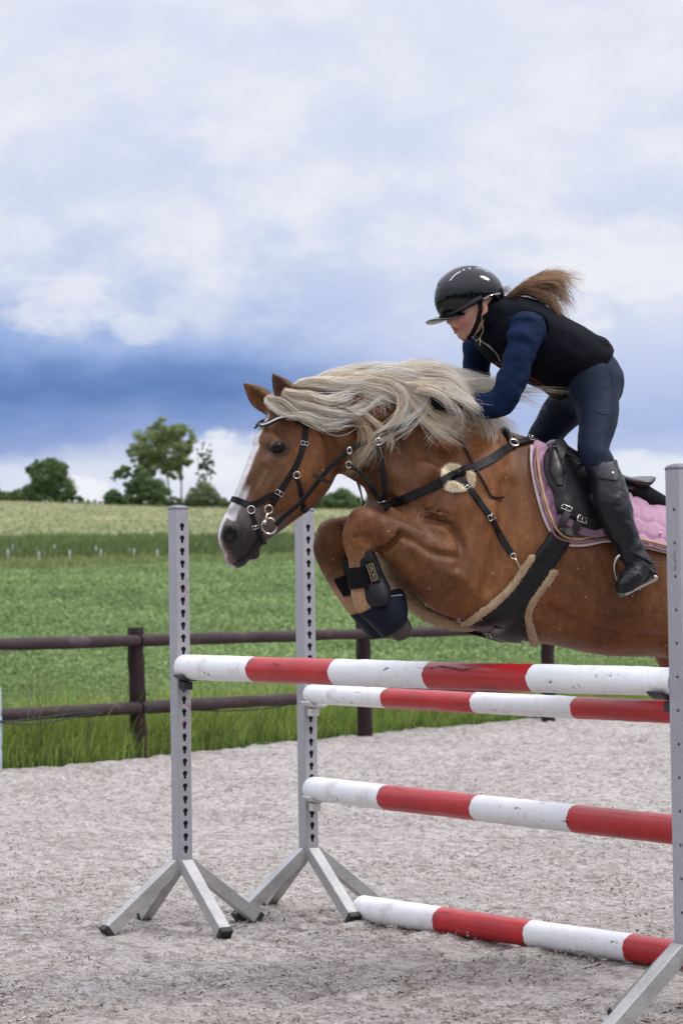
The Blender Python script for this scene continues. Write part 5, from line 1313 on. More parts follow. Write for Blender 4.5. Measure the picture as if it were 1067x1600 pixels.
# --- saddle pad, quilted in hexagons
M_PINK2 = material('pink_quilt', (.42, .225, .33, 1), .75, sheen=.4, noise=[(20, .10, 4)], bump=[(400, .3, .001)])
M_PIPW = material('pinkish_white_piping', (.66, .56, .58, 1), .6, bump=[(500, .4, .001)])
M_PIPM = material('mauve_piping', (.22, .12, .13, 1), .6); M_PIPG = material('gold_piping', (.46, .28, .15, 1), .55)
sp = empty('saddle_pad', S(930, 760, .2)); tag(sp, 'pink quilted saddle pad with white and gold piping under the black saddle', 'saddle pad')
PB = [(829, 700), (829, 726), (835, 760), (846, 800), (858, 828), (872, 845), (892, 852), (918, 852), (948, 846), (985, 851), (1040, 864), (1085, 872), (1104, 868), (1110, 848), (1112, 822), (1110, 800)]
PT = [(834, 692), (842, 696), (851, 700), (860, 706), (868, 710), (876, 716), (886, 724), (900, 733), (920, 746), (952, 764), (1000, 780), (1050, 788), (1080, 788), (1094, 788), (1100, 788), (1103, 789)]
def hexq(Lp, Rp, n, m):
    out = np.zeros((n, m)); R_ = 17.0
    for i in range(n):
        for j in range(m):
            s = j / (m - 1); x, y = Lp[i][:2] * (1 - s) + Rp[i][:2] * s; x2, y2 = x * math.cos(.25) + y * math.sin(.25), -x * math.sin(.25) + y * math.cos(.25)
            y2 *= 1.15; q = (math.sqrt(3) / 3 * x2 - y2 / 3) / R_; r = 2 / 3 * y2 / R_; cx, cz = q, r; cy = -cx - cz; rx, ry, rz = round(cx), round(cy), round(cz)
            dx, dy, dz = abs(rx - cx), abs(ry - cy), abs(rz - cz)
            if dx > dy and dx > dz: rx = -ry - rz
            elif dy > dz: ry = -rx - rz
            else: rz = -rx - ry
            ex, ey, ez = cx - rx, cy - ry, cz - rz; d = 1 - max(abs(ex - ey), abs(ey - ez), abs(ez - ex)); out[i, j] = .010 * (min(1, max(0, d) / .40) ** .55) - .004
    return out
_pb = [(x, y, .30) for x, y in PB]; _pt = [(x, y, .03) for x, y in PT]
pad, ptop, pn = patch('quilt', _pb, _pt, 150, 56, M_PINK2, sp, .006, .006, both=True, bump=hexq, edge=.02)
PADB = BVHTree.FromPolygons([tuple(p) for p in ptop.reshape(-1, 3)], [(i * 56 + j, i * 56 + j + 1, i * 56 + 56 + j + 1, i * 56 + 56 + j) for i in range(149) for j in range(55)])
class Both:
    def __init__(s, *t): s.ts = t
    def cast(s, px, py):
        d = ray(px, py).normalized(); best = None
        for t in s.ts:
            h = t.ray_cast(CAM, d, 20)
            if h[0] is not None and (best is None or h[3] < best[2]): best = (h[0], h[1] if h[1].dot(d) < 0 else -h[1], h[3])
        return best[:2] if best else None
    def near(s, p):
        best = None
        for t in s.ts:
            h = t.find_nearest(p)
            if best is None or h[3] < best[2]: best = (h[0], h[1], h[3])
        n = best[1]; c = (best[0] - P0) ; n = n if n.dot(NR) * (1 if c.dot(NR) > 0 else -1) > -.2 else -n
        return best[0], n
PS = Both(HS.t, PADB)
def inset(pts, d):
    P = spline(pts, 80); t = np.gradient(P, axis=0); t /= np.linalg.norm(t, axis=1, keepdims=True); return [tuple(p + np.array([t_[1], -t_[0]]) * d) for p, t_ in zip(P, t)]
for nm, d, r, mt in (('outer_piping', -.5, .0058, M_PIPW), ('middle_piping', 4.6, .0042, M_PIPM), ('inner_piping', 9.0, .0052, M_PIPG)):
    P, Nn = surf_pts(inset(PB, d), 90, .010, PS, .3, 2); bm = bmesh.new(); sweep(bm, P, circle(r, 8), ups=Nn, smooth=True); pw(bm_obj(nm, bm, mt, None, True), sp)
    bm = bmesh.new(); sweep(bm, [mirror(p) for p in P], circle(r, 8), ups=[mirror_dir(x) for x in Nn], smooth=True); pw(bm_obj(nm, bm, mt, None, True), sp)
h = PS.cast(1031, 834); bm = bmesh.new(); F = frame_from(h[1], _R); bmesh.ops.create_uvsphere(bm, u_segments=14, v_segments=8, radius=1, matrix=Matrix.Translation(h[0] + h[1] * .002) @ (F @ Matrix.Rotation(-.9, 3, 'Z') @ Matrix.Diagonal((.0075, .0045, .003))).to_4x4()); pw(bm_obj('metal_badge', bm, M_STEEL, None, True), sp)

# --- saddle
sa = empty('saddle', S(930, 740, 0)); tag(sa, 'black and plum leather jumping saddle under the rider', 'saddle')
M_SEAT = material('plum_leather', (.030, .016, .021, 1), .28, spec=.5, noise=[(14, .25, 4)], bump=[(180, .12, .001)])
FL = [(866, 692), (853, 703), (848, 722), (853, 748), (864, 772), (868, 796), (874, 812), (884, 822)]
FR = [(880, 694), (902, 708), (916, 730), (924, 762), (936, 790), (950, 812), (955, 828), (950, 838)]
fl, ftop, fn = patch('flap', FL, FR, 30, 16, M_LEA, sa, .020, .012, both=True, surf=PS, w=.22)
strap('flap_binding', [(868, 691), (886, 697), (902, 709), (914, 728), (922, 754), (925, 770)], .012, M_SEAT, sa, 26, .010, off=.036, surf=PS, w=.2)
patch('knee_block', [(856, 704), (852, 720), (855, 742), (864, 764)], [(866, 700), (870, 716), (875, 740), (874, 766)], 14, 8, M_LEAB, sa, .030, .016, both=True, surf=PS, w=.2, edge=.45)
patch('knee_pad', [(861, 702), (859, 712), (862, 724), (868, 728)], [(867, 702), (873, 708), (875, 718), (873, 727)], 10, 7, M_SHELL, sa, .046, .008, surf=PS, w=.2, edge=.45)
SF = Field(np.arange(-.75, -.05, .008), np.arange(1.45, 1.95, .008), np.arange(-.26, .26, .008))
def seat_row(px, py, drop, b): c = UV(px, py + drop); return (c[0], c[1], drop / 455, b, 0)
SF.tube([seat_row(866, 686, 14, .060), seat_row(886, 700, 12, .075), seat_row(915, 722, 11, .105), seat_row(950, 741, 11, .150), (*UV(978, 758)[:2], .024, .170, 0), (*UV(992, 753)[:2], .020, .150, 0), (*UV(1000, 749)[:2], .010, .120, 0)], .01)
SV, SFc = SF.mesh(2); sdf_obj('seat', SV, SFc, M_SEAT, sa)
SF = Field(np.arange(-.80, -.05, .008), np.arange(1.35, 1.95, .008), np.arange(-.26, .26, .008))
for sd in (1, -1): SF.cone([(*UV(880, 722)[:2], sd * .09, .035), (*UV(930, 752)[:2], sd * .11, .036), (*UV(985, 778)[:2], sd * .10, .040), (*UV(1012, 788)[:2], sd * .085, .034)], .02)
SF.cone([(*UV(985, 772)[:2], -.09, .026), (*UV(1000, 776)[:2], 0, .028), (*UV(985, 772)[:2], .09, .026)], .02)
SV, SFc = SF.mesh(2); sdf_obj('panel', SV, SFc, M_NEO, sa)
strap('cantle_binding', [(962, 764, .165), (985, 763, .15), (1000, 763, .09), (1004, 760, .0)], .012, M_SEAT, sa, 16, .006, free=True, off=.0, surf=PS)
for k, (a, b) in enumerate((((886, 800), (872, 834)), ((900, 806), (886, 842)))):
    strap('girth_billet', [a, ((a[0] + b[0]) / 2, (a[1] + b[1]) / 2), b], .026, M_LEAB, sa, 10, .005, off=.040, surf=PS, w=.28); buckle('buckle', (a[0] + b[0]) / 2 + 3, (a[1] + b[1]) / 2 - 7, -.4, 1, .034, .020, sa, .050, PS)
M_FADE = material('faded_mauve_strap', (.16, .085, .13, 1), .7)
strap('flap_strap', [(866, 812), (878, 816), (892, 824), (915, 833), (938, 836)], .026, M_FADE, sa, 14, .003, off=.028, surf=PS, w=.28)
st = empty('stirrup', S(978, 868, .34)); tag(st, 'safety stirrup with black rubber band and leather strap around the black riding boot', 'stirrup')
bm = bmesh.new(); P = [Vector(q) for q in spline([tuple(S(*p)) for p in [(926, 772, .305), (935, 795, .318), (948, 822, .330), (962, 848, .338), (974, 868, .342)]], 20)]
sweep(bm, P, rrect(.028, .006), ups=[NR] * 20); pw(bm_obj('stirrup_leather', bm, M_LEAB, None), st)
bm = bmesh.new(); P = [Vector(q) for q in spline([tuple(S(*p)) for p in [(984, 863, .352), (975, 865, .352), (966, 870, .35), (961, 879, .345), (961, 892, .335), (965, 906, .325), (970, 920, .315)]], 26)]
sweep(bm, P, circle(.0058, 8, .0042), ups=[NR] * 26, smooth=True)
sweep(bm, [S(984, 863, .352), S(986, 866, .385), S(1000, 876, .39)], circle(.004, 8), smooth=True)
pw(bm_obj('iron', bm, material('brushed_iron', (.58, .55, .50, 1), .28, 1.0), None, True), st)
for A_, B_, r_ in (((1021, 900, .40), (1027, 903, .40), .0055), ((1004, 884, .392), (1016, 877, .40), .0042)):
    bm = bmesh.new(); sweep(bm, [S(*A_), S(*B_)], circle(r_, 8), smooth=True); pw(bm_obj('hook', bm, M_STEEL, None, True), st)
bm = bmesh.new(); sweep(bm, [Vector(q) for q in spline([tuple(S(*p)) for p in [(984, 864, .385), (998, 876, .395), (1014, 889, .40), (1026, 897, .40)]], 10)], circle(.0052, 8), smooth=True); pw(bm_obj('rubber_band', bm, M_RUB, None, True), st)
bm = bmesh.new(); A, B, C_, D_ = S(978, 931, .41), S(1028, 906, .42), S(1020, 902, .30), S(970, 926, .30); n_ = (B - A).cross(D_ - A).normalized()
vs = [bm.verts.new(p + n_ * s) for s in (0, .008) for p in (A, B, C_, D_)]
for f in ((0, 1, 2, 3), (7, 6, 5, 4), (0, 4, 5, 1), (1, 5, 6, 2), (2, 6, 7, 3), (3, 7, 4, 0)): bm.faces.new([vs[i] for i in f])
pw(bm_obj('tread', bm, material('tread_steel', (.45, .40, .36, 1), .4, .9), None), st)

# --- leg protection
def loft_rows(name, lst, mat, parent, n=28, open_=None, thick=0.0, smooth=True, sub=4):
    """(left px, left py, right px, right py, b, w) rows -> elliptical sleeve"""
    R_ = []
    for r in lst: l, q = np.array(to_local(S(r[0], r[1], r[5]))), np.array(to_local(S(r[2], r[3], r[5]))); R_.append(np.r_[l, q, r[4]])
    R_ = spline(R_, sub * (len(R_) - 1) + 1); bm = bmesh.new(); rings = []
    for x in R_:
        c, h = (x[:3] + x[3:6]) / 2, (x[3:6] - x[:3]) / 2
        rings.append([bm.verts.new(to_world([c + h * math.cos(a) + np.array([0, 0, x[6] * math.sin(a)])])[0]) for a in np.linspace(0, 2 * math.pi, n, endpoint=False)])
    for A, B in zip(rings, rings[1:]):
        for j in range(n): bm.faces.new((A[j], A[(j + 1) % n], B[(j + 1) % n], B[j]))
    for rg, s in ((rings[0], 1), (rings[-1], -1)):            # rolled lip
        c = sum((v.co for v in rg), Vector()) / n; inner = [bm.verts.new(v.co.lerp(c, .14)) for v in rg]
        for j in range(n): bm.faces.new((rg[j], inner[j], inner[(j + 1) % n], rg[(j + 1) % n]))
        inn2 = [bm.verts.new(v.co + (Vector(rings[1][0].co) - Vector(rings[0][0].co)) * .4 * s) for v in inner]
        for j in range(n): bm.faces.new((inner[j], inn2[j], inn2[(j + 1) % n], inner[(j + 1) % n]))
    o = bm_obj(name, bm, mat, None, smooth); auto_smooth(o, 45); pw(o, parent); return o
tb = empty('tendon_boot', S(572, 900, .15)); tag(tb, 'black tendon boot with tan logo tag on the nearer foreleg', 'tendon boot', 'tendon boots on the forelegs')
loft_rows('shell', [(557, 864, 578, 856, .044, .150), (553, 874, 586, 868, .046, .150), (556, 888, 592, 882, .046, .150), (564, 906, 598, 898, .046, .148), (564, 924, 606, 914, .062, .150), (568, 938, 608, 930, .068, .154), (576, 949, 603, 943, .062, .156)], M_SHELL, tb)
loft_rows('strap_band', [(543, 888, 590, 882, .043, .146), (543.5, 905, 594, 899, .043, .146), (546, 921, 600, 913, .044, .146)], M_NEO, tb)
BVT = bpy.data.objects['shell']; _v = [tuple(BVT.matrix_local @ v.co + tb.location) for v in BVT.data.vertices]; SHT = Both(BVHTree.FromPolygons(_v, [tuple(p.vertices) for p in BVT.data.polygons]))
tg = [SHT.cast(x, y) for x, y in ((574, 882), (584, 908))]
patch('tag_strap', [(571, 878), (574, 890), (578, 902), (581, 912)], [(583, 874), (587, 887), (591, 900), (594, 910)], 10, 5, M_NEO, tb, .004, .003, surf=SHT, w=.19, edge=.3)
h0, h1 = SHT.cast(576.5, 880), SHT.cast(585.5, 908); nn = ((h0[1] + h1[1]) / 2).normalized(); xx = (h1[0] - h0[0]).normalized(); nn = (nn - xx * nn.dot(xx)).normalized(); yy = nn.cross(xx); cc_ = h0[0].lerp(h1[0], .5) + nn * .0125
M_TAG = material('tan_print', (.38, .29, .16, 1), .5)
t_ = text_mesh('lettering', 'OSCRO', .0165, M_TAG, basis(xx, yy, nn, cc_), None, .0004, 1.0); pw(t_, tb)
bm = bmesh.new(); P = [cc_ + xx * a * .029 + yy * b * .0105 for a, b in ((-1, -1), (1, -1), (1, 1), (-1, 1))]; sweep(bm, P, circle(.0010, 5), ups=[nn] * 4, closed=True); pw(bm_obj('tag_border', bm, M_TAG, None), tb)
tf = empty('tendon_boot', S(530, 905, -.13)); tag(tf, 'black tendon boot on the farther foreleg, half hidden by the nearer cannon', 'tendon boot', 'tendon boots on the forelegs')
loft_rows('shell', [(525, 876, 541, 868, .040, -.130), (528, 888, 548, 880, .042, -.130), (534, 906, 558, 896, .042, -.130), (544, 926, 570, 914, .044, -.128)], M_SHELL, tf)
loft_rows('strap_band', [(514, 907, 548, 893, .042, -.129), (522, 921, 555, 908, .042, -.128), (530, 934, 564, 922, .042, -.127)], M_NEO, tf)
be = empty('bell_boot', S(605, 960, .14)); tag(be, 'navy bell boot over the hoof of the nearer foreleg', 'bell boot', 'bell boots over the hooves')
loft_rows('bell', [(560, 960, 614, 921, .047, .14), (566, 965, 626, 920, .055, .14), (574, 971, 632, 931, .061, .14), (584, 981, 635, 949, .062, .14), (598, 996, 634, 966, .058, .14)], M_NAVY, be)
bm = bmesh.new(); BB = bpy.data.objects['bell']; SB = Both(BVHTree.FromPolygons([tuple(v.co + be.location) for v in BB.data.vertices], [tuple(p.vertices) for p in BB.data.polygons]))
strap('closure_edge', [(600, 936), (608, 933), (618, 931), (628, 930)], .0035, M_STEEL if False else material('pale_stitching', (.30, .32, .36, 1), .7), be, 10, .0015, off=.001, surf=SB, w=.18)
bf = empty('bell_boot', S(585, 970, -.125)); tag(bf, 'navy bell boot on the farther hoof, mostly hidden behind the nearer one', 'bell boot', 'bell boots over the hooves')
loft_rows('bell', [(548, 962, 586, 944, .046, -.125), (556, 971, 602, 950, .058, -.125), (568, 985, 618, 966, .064, -.125), (580, 999, 624, 982, .062, -.125)], M_NAVY, bf)
# ------------------------------------------------------------------ the rider
def L3(px, py, w, r): q = to_local(S(px, py, w)); return (q.x, q.y, q.z, r)
pe = empty('person', S(925, 600, 0)); tag(pe, 'young rider in black helmet, navy top and black vest leaning forward over the horse', 'person')
M_SKIN = material('skin', attr='Col', rough=.5, spec=.35, noise=[(40, .05, 3)], bump=[(350, .12, .0008)])
M_SHIRT = material('navy_shirt', (.0034, .0120, .042, 1), .75, spec=.12, noise=[(9, .15, 4)], bump=[(420, .25, .0008), (16, .5, .010, (1, 1, .55)), (6, .4, .03)])
M_VEST = material('black_vest', (.0030, .0038, .0075, 1), .75, spec=.10, noise=[(10, .2, 4)], bump=[(380, .25, .0008), (11, .45, .010), (4, .3, .02)])
M_BREECH = material('blue_grey_breeches', (.0076, .0150, .0335, 1), .68, spec=.18, noise=[(8, .14, 4)], bump=[(450, .2, .0007), (15, .25, .005, (1, 1, 1.6)), (5, .25, .02)])
M_BOOT = material('black_boot_leather', (.0065, .0075, .0105, 1), .34, spec=.35, noise=[(16, .2, 4)], bump=[(160, .12, .001), (12, .35, .010, (1, 1, 1))])
M_GLOSS = material('gloss_black', (.004, .0045, .006, 1), .07, spec=.42, coat=.0, noise=[(20, .1, 3)])
M_MATTE = material('matte_carbon', (.035, .036, .042, 1), .55, bump=[(600, .5, .0006)])
TOR = [(950, 558, 896, 640, .150), (944, 546, 884, 622, .140), (908, 520, 852, 602, .128), (870, 498, 816, 586, .145), (834, 480, 782, 562, .160), (804, 472, 756, 540, .135), (784, 476, 750, 518, .085)]
NARM = [(824, 514, .165, .055), (813, 550, .205, .050), (801, 590, .215, .046), (787, 626, .205, .044), (764, 634, .175, .042), (738, 630, .140, .036), (716, 624, .115, .030)]
FARM = [(762, 522, -.150, .056), (746, 552, -.190, .052), (743, 585, -.205, .045), (740, 612, -.190, .042), (722, 622, -.150, .034), (708, 624, -.115, .028)]
NLEG = [(924, 600, .085, .082), (932, 632, .130, .072), (933, 664, .190, .062), (927, 700, .245, .0495), (938, 730, .275, .047)]
FLEG = [(908, 602, -.085, .082), (888, 632, -.150, .072), (862, 664, -.215, .060), (844, 694, -.265, .054)]
NCALF = [(939, 728, .275, .050), (948, 756, .300, .053), (955, 786, .322, .057), (966, 818, .336, .049), (980, 846, .345, .037), (986, 864, .350, .036)]
NFOOT = [(989, 864, .352, .036), (998, 886, .365, .038), (992, 900, .375, .038), (982, 910, .385, .034), (975, 917, .39, .027)]
FCALF = [(842, 694, -.265, .050), (862, 735, -.300, .050), (885, 780, -.330, .052), (905, 820, -.340, .044), (922, 850, -.345, .036)]
FFOOT = [(922, 850, -.345, .036), (930, 866, -.350, .036), (912, 880, -.365, .034), (894, 886, -.375, .026)]
A = lambda l, g=0.0: [(*L3(x, y, w, r)[:3], r + g) for x, y, w, r in l]
def new_field(px0, py0, px1, py1, w0, w1, st):
    a, b = UV(px1, py1), UV(px0, py0); return Field(np.arange(a[0] - .16, b[0] + .30, st), np.arange(a[1] - .16, b[1] + .16, st), np.arange(w0, w1, st))
def torso(f, g, k=.03, upto=99):
    R_ = [(u, v, a + g, b + g, w) for u, v, a, b, w in rows(TOR[:upto])]; f.tube(R_, k)
def folds(f, amp, fr, sd, lo=None):
    """gentle creases pressed into cloth"""
    U, Vv, W = f.grid(); m = np.abs(f.D) < .03
    x, y, z = U[m], Vv[m], W[m]; n = (fbm(x * fr + z * fr * .7 + 40, y * fr * 1.6 + z * fr * .5 + 40, sd) - .47) + .6 * (fbm(x * fr * 2.2 + z * 9 + 70, y * fr * 2.9 + 70, sd + 5) - .47)
    f.D[m] += (amp * n).astype(np.float32)
# head, in its own fine grid, then the body joined to it as one surface
BF = Field(*[axis_grid(a, b, c) for a, b, c in ((UV(1075, 900)[0], UV(640, 900)[0], [(UV(800, 480)[0], 9, .0042), (-1.2, UV(800, 480)[0], .0085)]), (UV(900, 950)[1], UV(730, 400)[1], [(UV(700, 545)[1], 9, .0042), (-1, 9, .0085)]), (-.45, .50, [(-.11, .11, .0048), (-1, 1, .0085)]))])
torso(BF, -.016)
for P_, k in ((NARM, .02), (FARM, .02), (NLEG, .03), (FLEG, .03), (NCALF, .02), (FCALF, .02), (NFOOT, .02), (FFOOT, .02)): BF.cone([(x, y, z, max(r - .017, .012)) for x, y, z, r in A(P_)], k)
hd = lambda px, py, w=0.0: L3(px, py, w, 0)[:3]
BF.cone([(*hd(785, 490), .052), (*hd(762, 497), .050), (*hd(748, 492), .054)], .02)                   # neck
BF.ell(hd(738, 470), (.092, .092, .074), .02)                                                          # skull
BF.ell(hd(723, 497), (.044, .055, .056), .03); BF.ell(hd(729, 512), (.028, .032, .042), .02)
BF.cone([(*hd(729, 519), .017), (*hd(742, 512, .034), .016), (*hd(755, 494, .056), .016)], .02); BF.cone([(*hd(729, 519), .017), (*hd(742, 512, -.034), .016), (*hd(755, 494, -.056), .016)], .02)
BF.ell(hd(722.5, 524), (.016, .014, .018), .010)                                                         # chin
BF.cone([(*hd(710, 487), .0085), (*hd(705, 495), .0095), (*hd(702, 502), .0105)], .010); BF.ell(hd(707, 504, .010), (.010, .008, .009), .006); BF.ell(hd(707, 504, -.010), (.010, .008, .009), .006)
for sd in (1, -1):
    BF.ell(hd(720, 500, sd * .038), (.026, .022, .020), .018)                                          # cheek
    BF.ell(hd(713, 491, sd * .030), (.016, .010, .016), .008, '-'); BF.ell(hd(716, 491, sd * .029), (.013, .013, .013), .003)   # socket and eyeball
    BF.cone([(*hd(711, 486, sd * .014), .006), (*hd(716, 484, sd * .034), .007), (*hd(724, 485, sd * .048), .006)], .010)
    BF.ell(hd(754, 482, sd * .074), (.019, .031, .010), .006); BF.ell(hd(752, 483, sd * .083), (.010, .018, .006), .004, '-')
    BF.cone([(*hd(708.5, 511.2, 0), .0068), (*hd(713.5, 511.4, sd * .012), .0064), (*hd(719.5, 512, sd * .023), .004)], .004)          # upper lip
    BF.cone([(*hd(712.2, 518.2, 0), .0070), (*hd(716.5, 517.6, sd * .011), .0064), (*hd(721.5, 515.5, sd * .021), .004)], .004)          # lower lip
    BF.cone([(*hd(706.5, 514.9, 0), .0026), (*hd(713.5, 514.6, sd * .014), .0026), (*hd(720.5, 513.8, sd * .027), .0018)], .002, '-')
# hands closed round the reins
def hand(f, sd, g=0.0, wr=(716, 624)):
    c = np.array(hd(703, 624, sd * .105)); f.ell(c, (.038 + g, .030 + g, .020 + g), .012)
    f.cone([(*hd(wr[0], wr[1], sd * .115), .026 + g), (*c, .024 + g)], .015)
    for k, (dx, l) in enumerate(((-.026, .9), (-.009, 1.0), (.009, .95), (.026, .78))):               # four fingers curled inwards round the rein
        b = c + np.array([.030, dx * .75, sd * .010]); p = [b, b + np.array([.022 * l, -.004, -sd * .002]), b + np.array([.024 * l, -.006, -sd * .024]), b + np.array([.004, -.006, -sd * .034])]
        f.cone([(*q, r + g) for q, r in zip(p, (.0095, .0090, .0082, .0070))], .004)
    b = c + np.array([.006, .026, -sd * .004]); f.cone([(*b, .011 + g), (*(b + np.array([.022, .010, -sd * .006])), .0098 + g), (*(b + np.array([.042, .004, -sd * .010])), .0080 + g)], .006)
hand(BF, 1); hand(BF, -1)
BV, BFc = BF.mesh(1)
n_ = len(BV); cl = np.tile(np.array([.52, .30, .225]), (n_, 1)); nz = fbm(BV[:, 0] * 60 + 200, BV[:, 1] * 60 + BV[:, 2] * 40 + 200, 91); cl *= (.92 + .17 * nz)[:, None]
def dab(p, r, c, a):
    global cl
    f = (a * np.clip(1 - np.linalg.norm((BV - np.array(p)) / np.array(r), axis=1), 0, 1) ** .7)[:, None]; cl = cl * (1 - f) + np.array(c) * f
for sd in (1, -1):
    dab(hd(723, 503, sd * .050), (.045, .040, .035), (.50, .16, .125), .75); dab(hd(754, 482, sd * .078), (.03, .04, .03), (.52, .20, .16), .7)
    dab(hd(713, 491, sd * .034), (.012, .006, .020), (.10, .06, .05), .7); dab(hd(714, 485, sd * .030), (.016, .006, .026), (.28, .17, .12), .4)
    dab(hd(705, 506, sd * .010), (.006, .004, .006), (.16, .05, .04), .8)
dab(hd(702, 502), (.018, .014, .020), (.52, .19, .15), .6); dab(hd(711, 514.8, .004), (.016, .0125, .034), (.38, .07, .07), .95); dab(hd(710, 514.8, .004), (.013, .0034, .030), (.08, .02, .02), .9)
sdf_obj('body', BV, BFc, M_SKIN, pe, cl)

# clothes
f = new_field(690, 460, 900, 660, -.32, .34, .0065)
f.cone(A(NARM, .004), .02); f.cone(A(FARM, .004), .02); torso(f, .000, .03); folds(f, .027, 11, 101)
U, Vv, W = f.grid(); cut = np.array(UV(722, 640)); f.D = np.maximum(f.D, (U - UV(712, 624)[0]).astype(np.float32)); f.D = np.maximum(f.D, (UV(868, 560)[0] - U).astype(np.float32))
e = L3(770, 495, 0, 0); f.cone([(*e[:3], .055), (*L3(745, 485, 0, 0)[:3], .060)], .004, '-')
V_, F_ = f.mesh(2); sdf_obj('shirt', V_, F_, M_SHIRT, pe)
f = new_field(730, 455, 960, 660, -.24, .24, .0062)
torso(f, .014, .02); f.cone([(*L3(782, 492, 0, 0)[:3], .066), (*L3(768, 496, 0, 0)[:3], .063)], .03)
f.cone([(*L3(950, 548, .0, 0)[:3], .020), (*L3(938, 540, .08, 0)[:3], .03)], .02); f.cone([(*L3(938, 540, -.08, 0)[:3], .03), (*L3(950, 548, 0, 0)[:3], .020)], .02)
folds(f, .016, 9, 111)
f.cone([(*L3(764, 494, 0, 0)[:3], .050), (*L3(740, 490, 0, 0)[:3], .062)], .004, '-')
for sd, arm in ((1, NARM), (-1, FARM)):                       # armholes
    a = np.array(L3(*arm[0])[:3]); f.cone([(*(a + np.array([-.018, .004, sd * .030])), .066), (*np.array(L3(*arm[1])[:3]), .080)], .006, '-')
U, Vv, W = f.grid(); a, b = np.array(UV(946, 545)[:2]), np.array(UV(880, 622)[:2]); nn2 = np.array([(a - b)[1], -(a - b)[0]]); nn2 /= np.linalg.norm(nn2); c0 = np.array(UV(800, 520)[:2]); nn2 = nn2 if (c0 - a) @ nn2 < 0 else -nn2
f.D = np.maximum(f.D, ((U - a[0]) * nn2[0] + (Vv - a[1]) * nn2[1]).astype(np.float32))
V_, F_ = f.mesh(2); vest = sdf_obj('vest', V_, F_, M_VEST, pe); VS = Surf(V_, F_)
f = new_field(800, 540, 985, 770, -.36, .38, .0070)
f.tube([(u, v, a - .005, b - .006, w) for u, v, a, b, w in rows(TOR[:3])], .03); f.ell(L3(928, 600, .060, 0)[:3], (.074, .080, .084), .03); f.ell(L3(922, 600, -.065, 0)[:3], (.074, .080, .082), .03)
f.cone(A(NLEG, .003), .03); f.cone(A(FLEG, .003), .03); folds(f, .008, 10, 121)
U, Vv, W = f.grid(); f.D = np.maximum(f.D, ((U - a[0]) * -nn2[0] + (Vv - a[1]) * -nn2[1] - .085).astype(np.float32))
V_, F_ = f.mesh(2); sdf_obj('breeches', V_, F_, M_BREECH, pe); BS = Surf(V_, F_)
for nm, calf, foot, sd in (('boot', NCALF, NFOOT, 1), ('boot', FCALF, FFOOT, -1)):
    f = new_field(min(x[0] for x in calf + foot) - 20, min(x[1] for x in calf) - 30, max(x[0] for x in calf + foot) + 20, max(x[1] for x in foot) + 20, min(.2 * sd, .46 * sd), max(.2 * sd, .46 * sd), .0052)
    f.cone(A(calf, .006), .012); f.cone(A(foot, .004), .012)
    if sd > 0:
        f.cone([(*L3(1008, 884, .362, 0)[:3], .028), (*L3(1014, 893, .366, 0)[:3], .024)], .02)                        # heel counter
    folds(f, .010, 16, 131 + sd)
    U, Vv, W = f.grid(); top = L3(calf[0][0], calf[0][1], calf[0][2], 0); f.D = np.maximum(f.D, (Vv - top[1] - .010 + (U - top[0]) * .25).astype(np.float32))
    V_, F_ = f.mesh(1); bt = sdf_obj(nm, V_, F_, M_BOOT, pe)
    if sd > 0: BO = Surf(V_, F_); boot = bt
# sole and heel, knee panel with button, spur
f = new_field(955, 870, 1035, 940, .30, .46, .0045)
f.cone([(*L3(973, 926, .39, 0)[:3], .018), (*L3(985, 919, .385, 0)[:3], .026), (*L3(1000, 909, .372, 0)[:3], .024), (*L3(1014, 901, .364, 0)[:3], .022)], .01)
qa, qb = np.array(L3(970, 927, .38, 0)[:2]), np.array(L3(1018, 900, .38, 0)[:2]); t2 = (qb - qa) / np.linalg.norm(qb - qa); n2 = np.array([-t2[1], t2[0]]); n2 = n2 if n2[1] > 0 else -n2
U, Vv, W = f.grid(); h_ = (U - qa[0]) * n2[0] + (Vv - qa[1]) * n2[1]; f.D = np.maximum(f.D, np.maximum(h_ - .004, -h_ - .013).astype(np.float32))
V_, F_ = f.mesh(1); o = sdf_obj('sole', V_, F_, material('boot_sole', (.11, .105, .10, 1), .7, noise=(30, .3, 3))); pw(o, pe); w_ = o.matrix_world.copy()
o.parent = boot; o.data.transform(Matrix.Translation(pe.location)); o.data.transform(Matrix.Translation(-pe.location))
M_GLIT = material('glitter_panel', (.030, .030, .036, 1), .45, noise=[(260, .7, 2)], bump=[(300, .8, .002)])
BBo = Both(BO.t, BS.t)
kp, ktop, kn = patch('knee_panel', [(938, 726), (934, 736), (934, 746), (940, 748), (948, 750)], [(949, 721), (958, 726), (964, 736), (964, 746), (962, 751)], 16, 12, M_GLIT, pe, .004, .003, surf=BBo, w=.3, edge=.2)
h = BBo.cast(956, 741); bm = bmesh.new(); bmesh.ops.create_uvsphere(bm, u_segments=12, v_segments=8, radius=.006, matrix=Matrix.Translation(h[0] + h[1] * .007)); o = bm_obj('button', bm, M_STEEL, None, True); pw(o, kp)
bm = bmesh.new(); P, Nn = surf_pts([(984, 862), (996, 868), (1008, 874), (1016, 880)], 12, .003, BO, .37); sweep(bm, P, rrect(.008, .003), ups=Nn); sweep(bm, [P[-1], P[-1] - FW * .03], circle(.003, 6)); pw(bm_obj('spur', bm, M_LEA, None), pe)
# toe-cap seam and laces of the boot
bm = bmesh.new()
for pp in ([(968, 906), (975, 898), (984, 896), (994, 902)], [(976, 884), (984, 880), (992, 884)], [(980, 890), (988, 886), (996, 890)], [(984, 876), (990, 886), (1000, 900)]):
    P, Nn = surf_pts(pp, 14, .0006, BO, .4); sweep(bm, P, circle(.0014, 5), ups=Nn)
pw(bm_obj('seam', bm, M_LEA, None), boot)
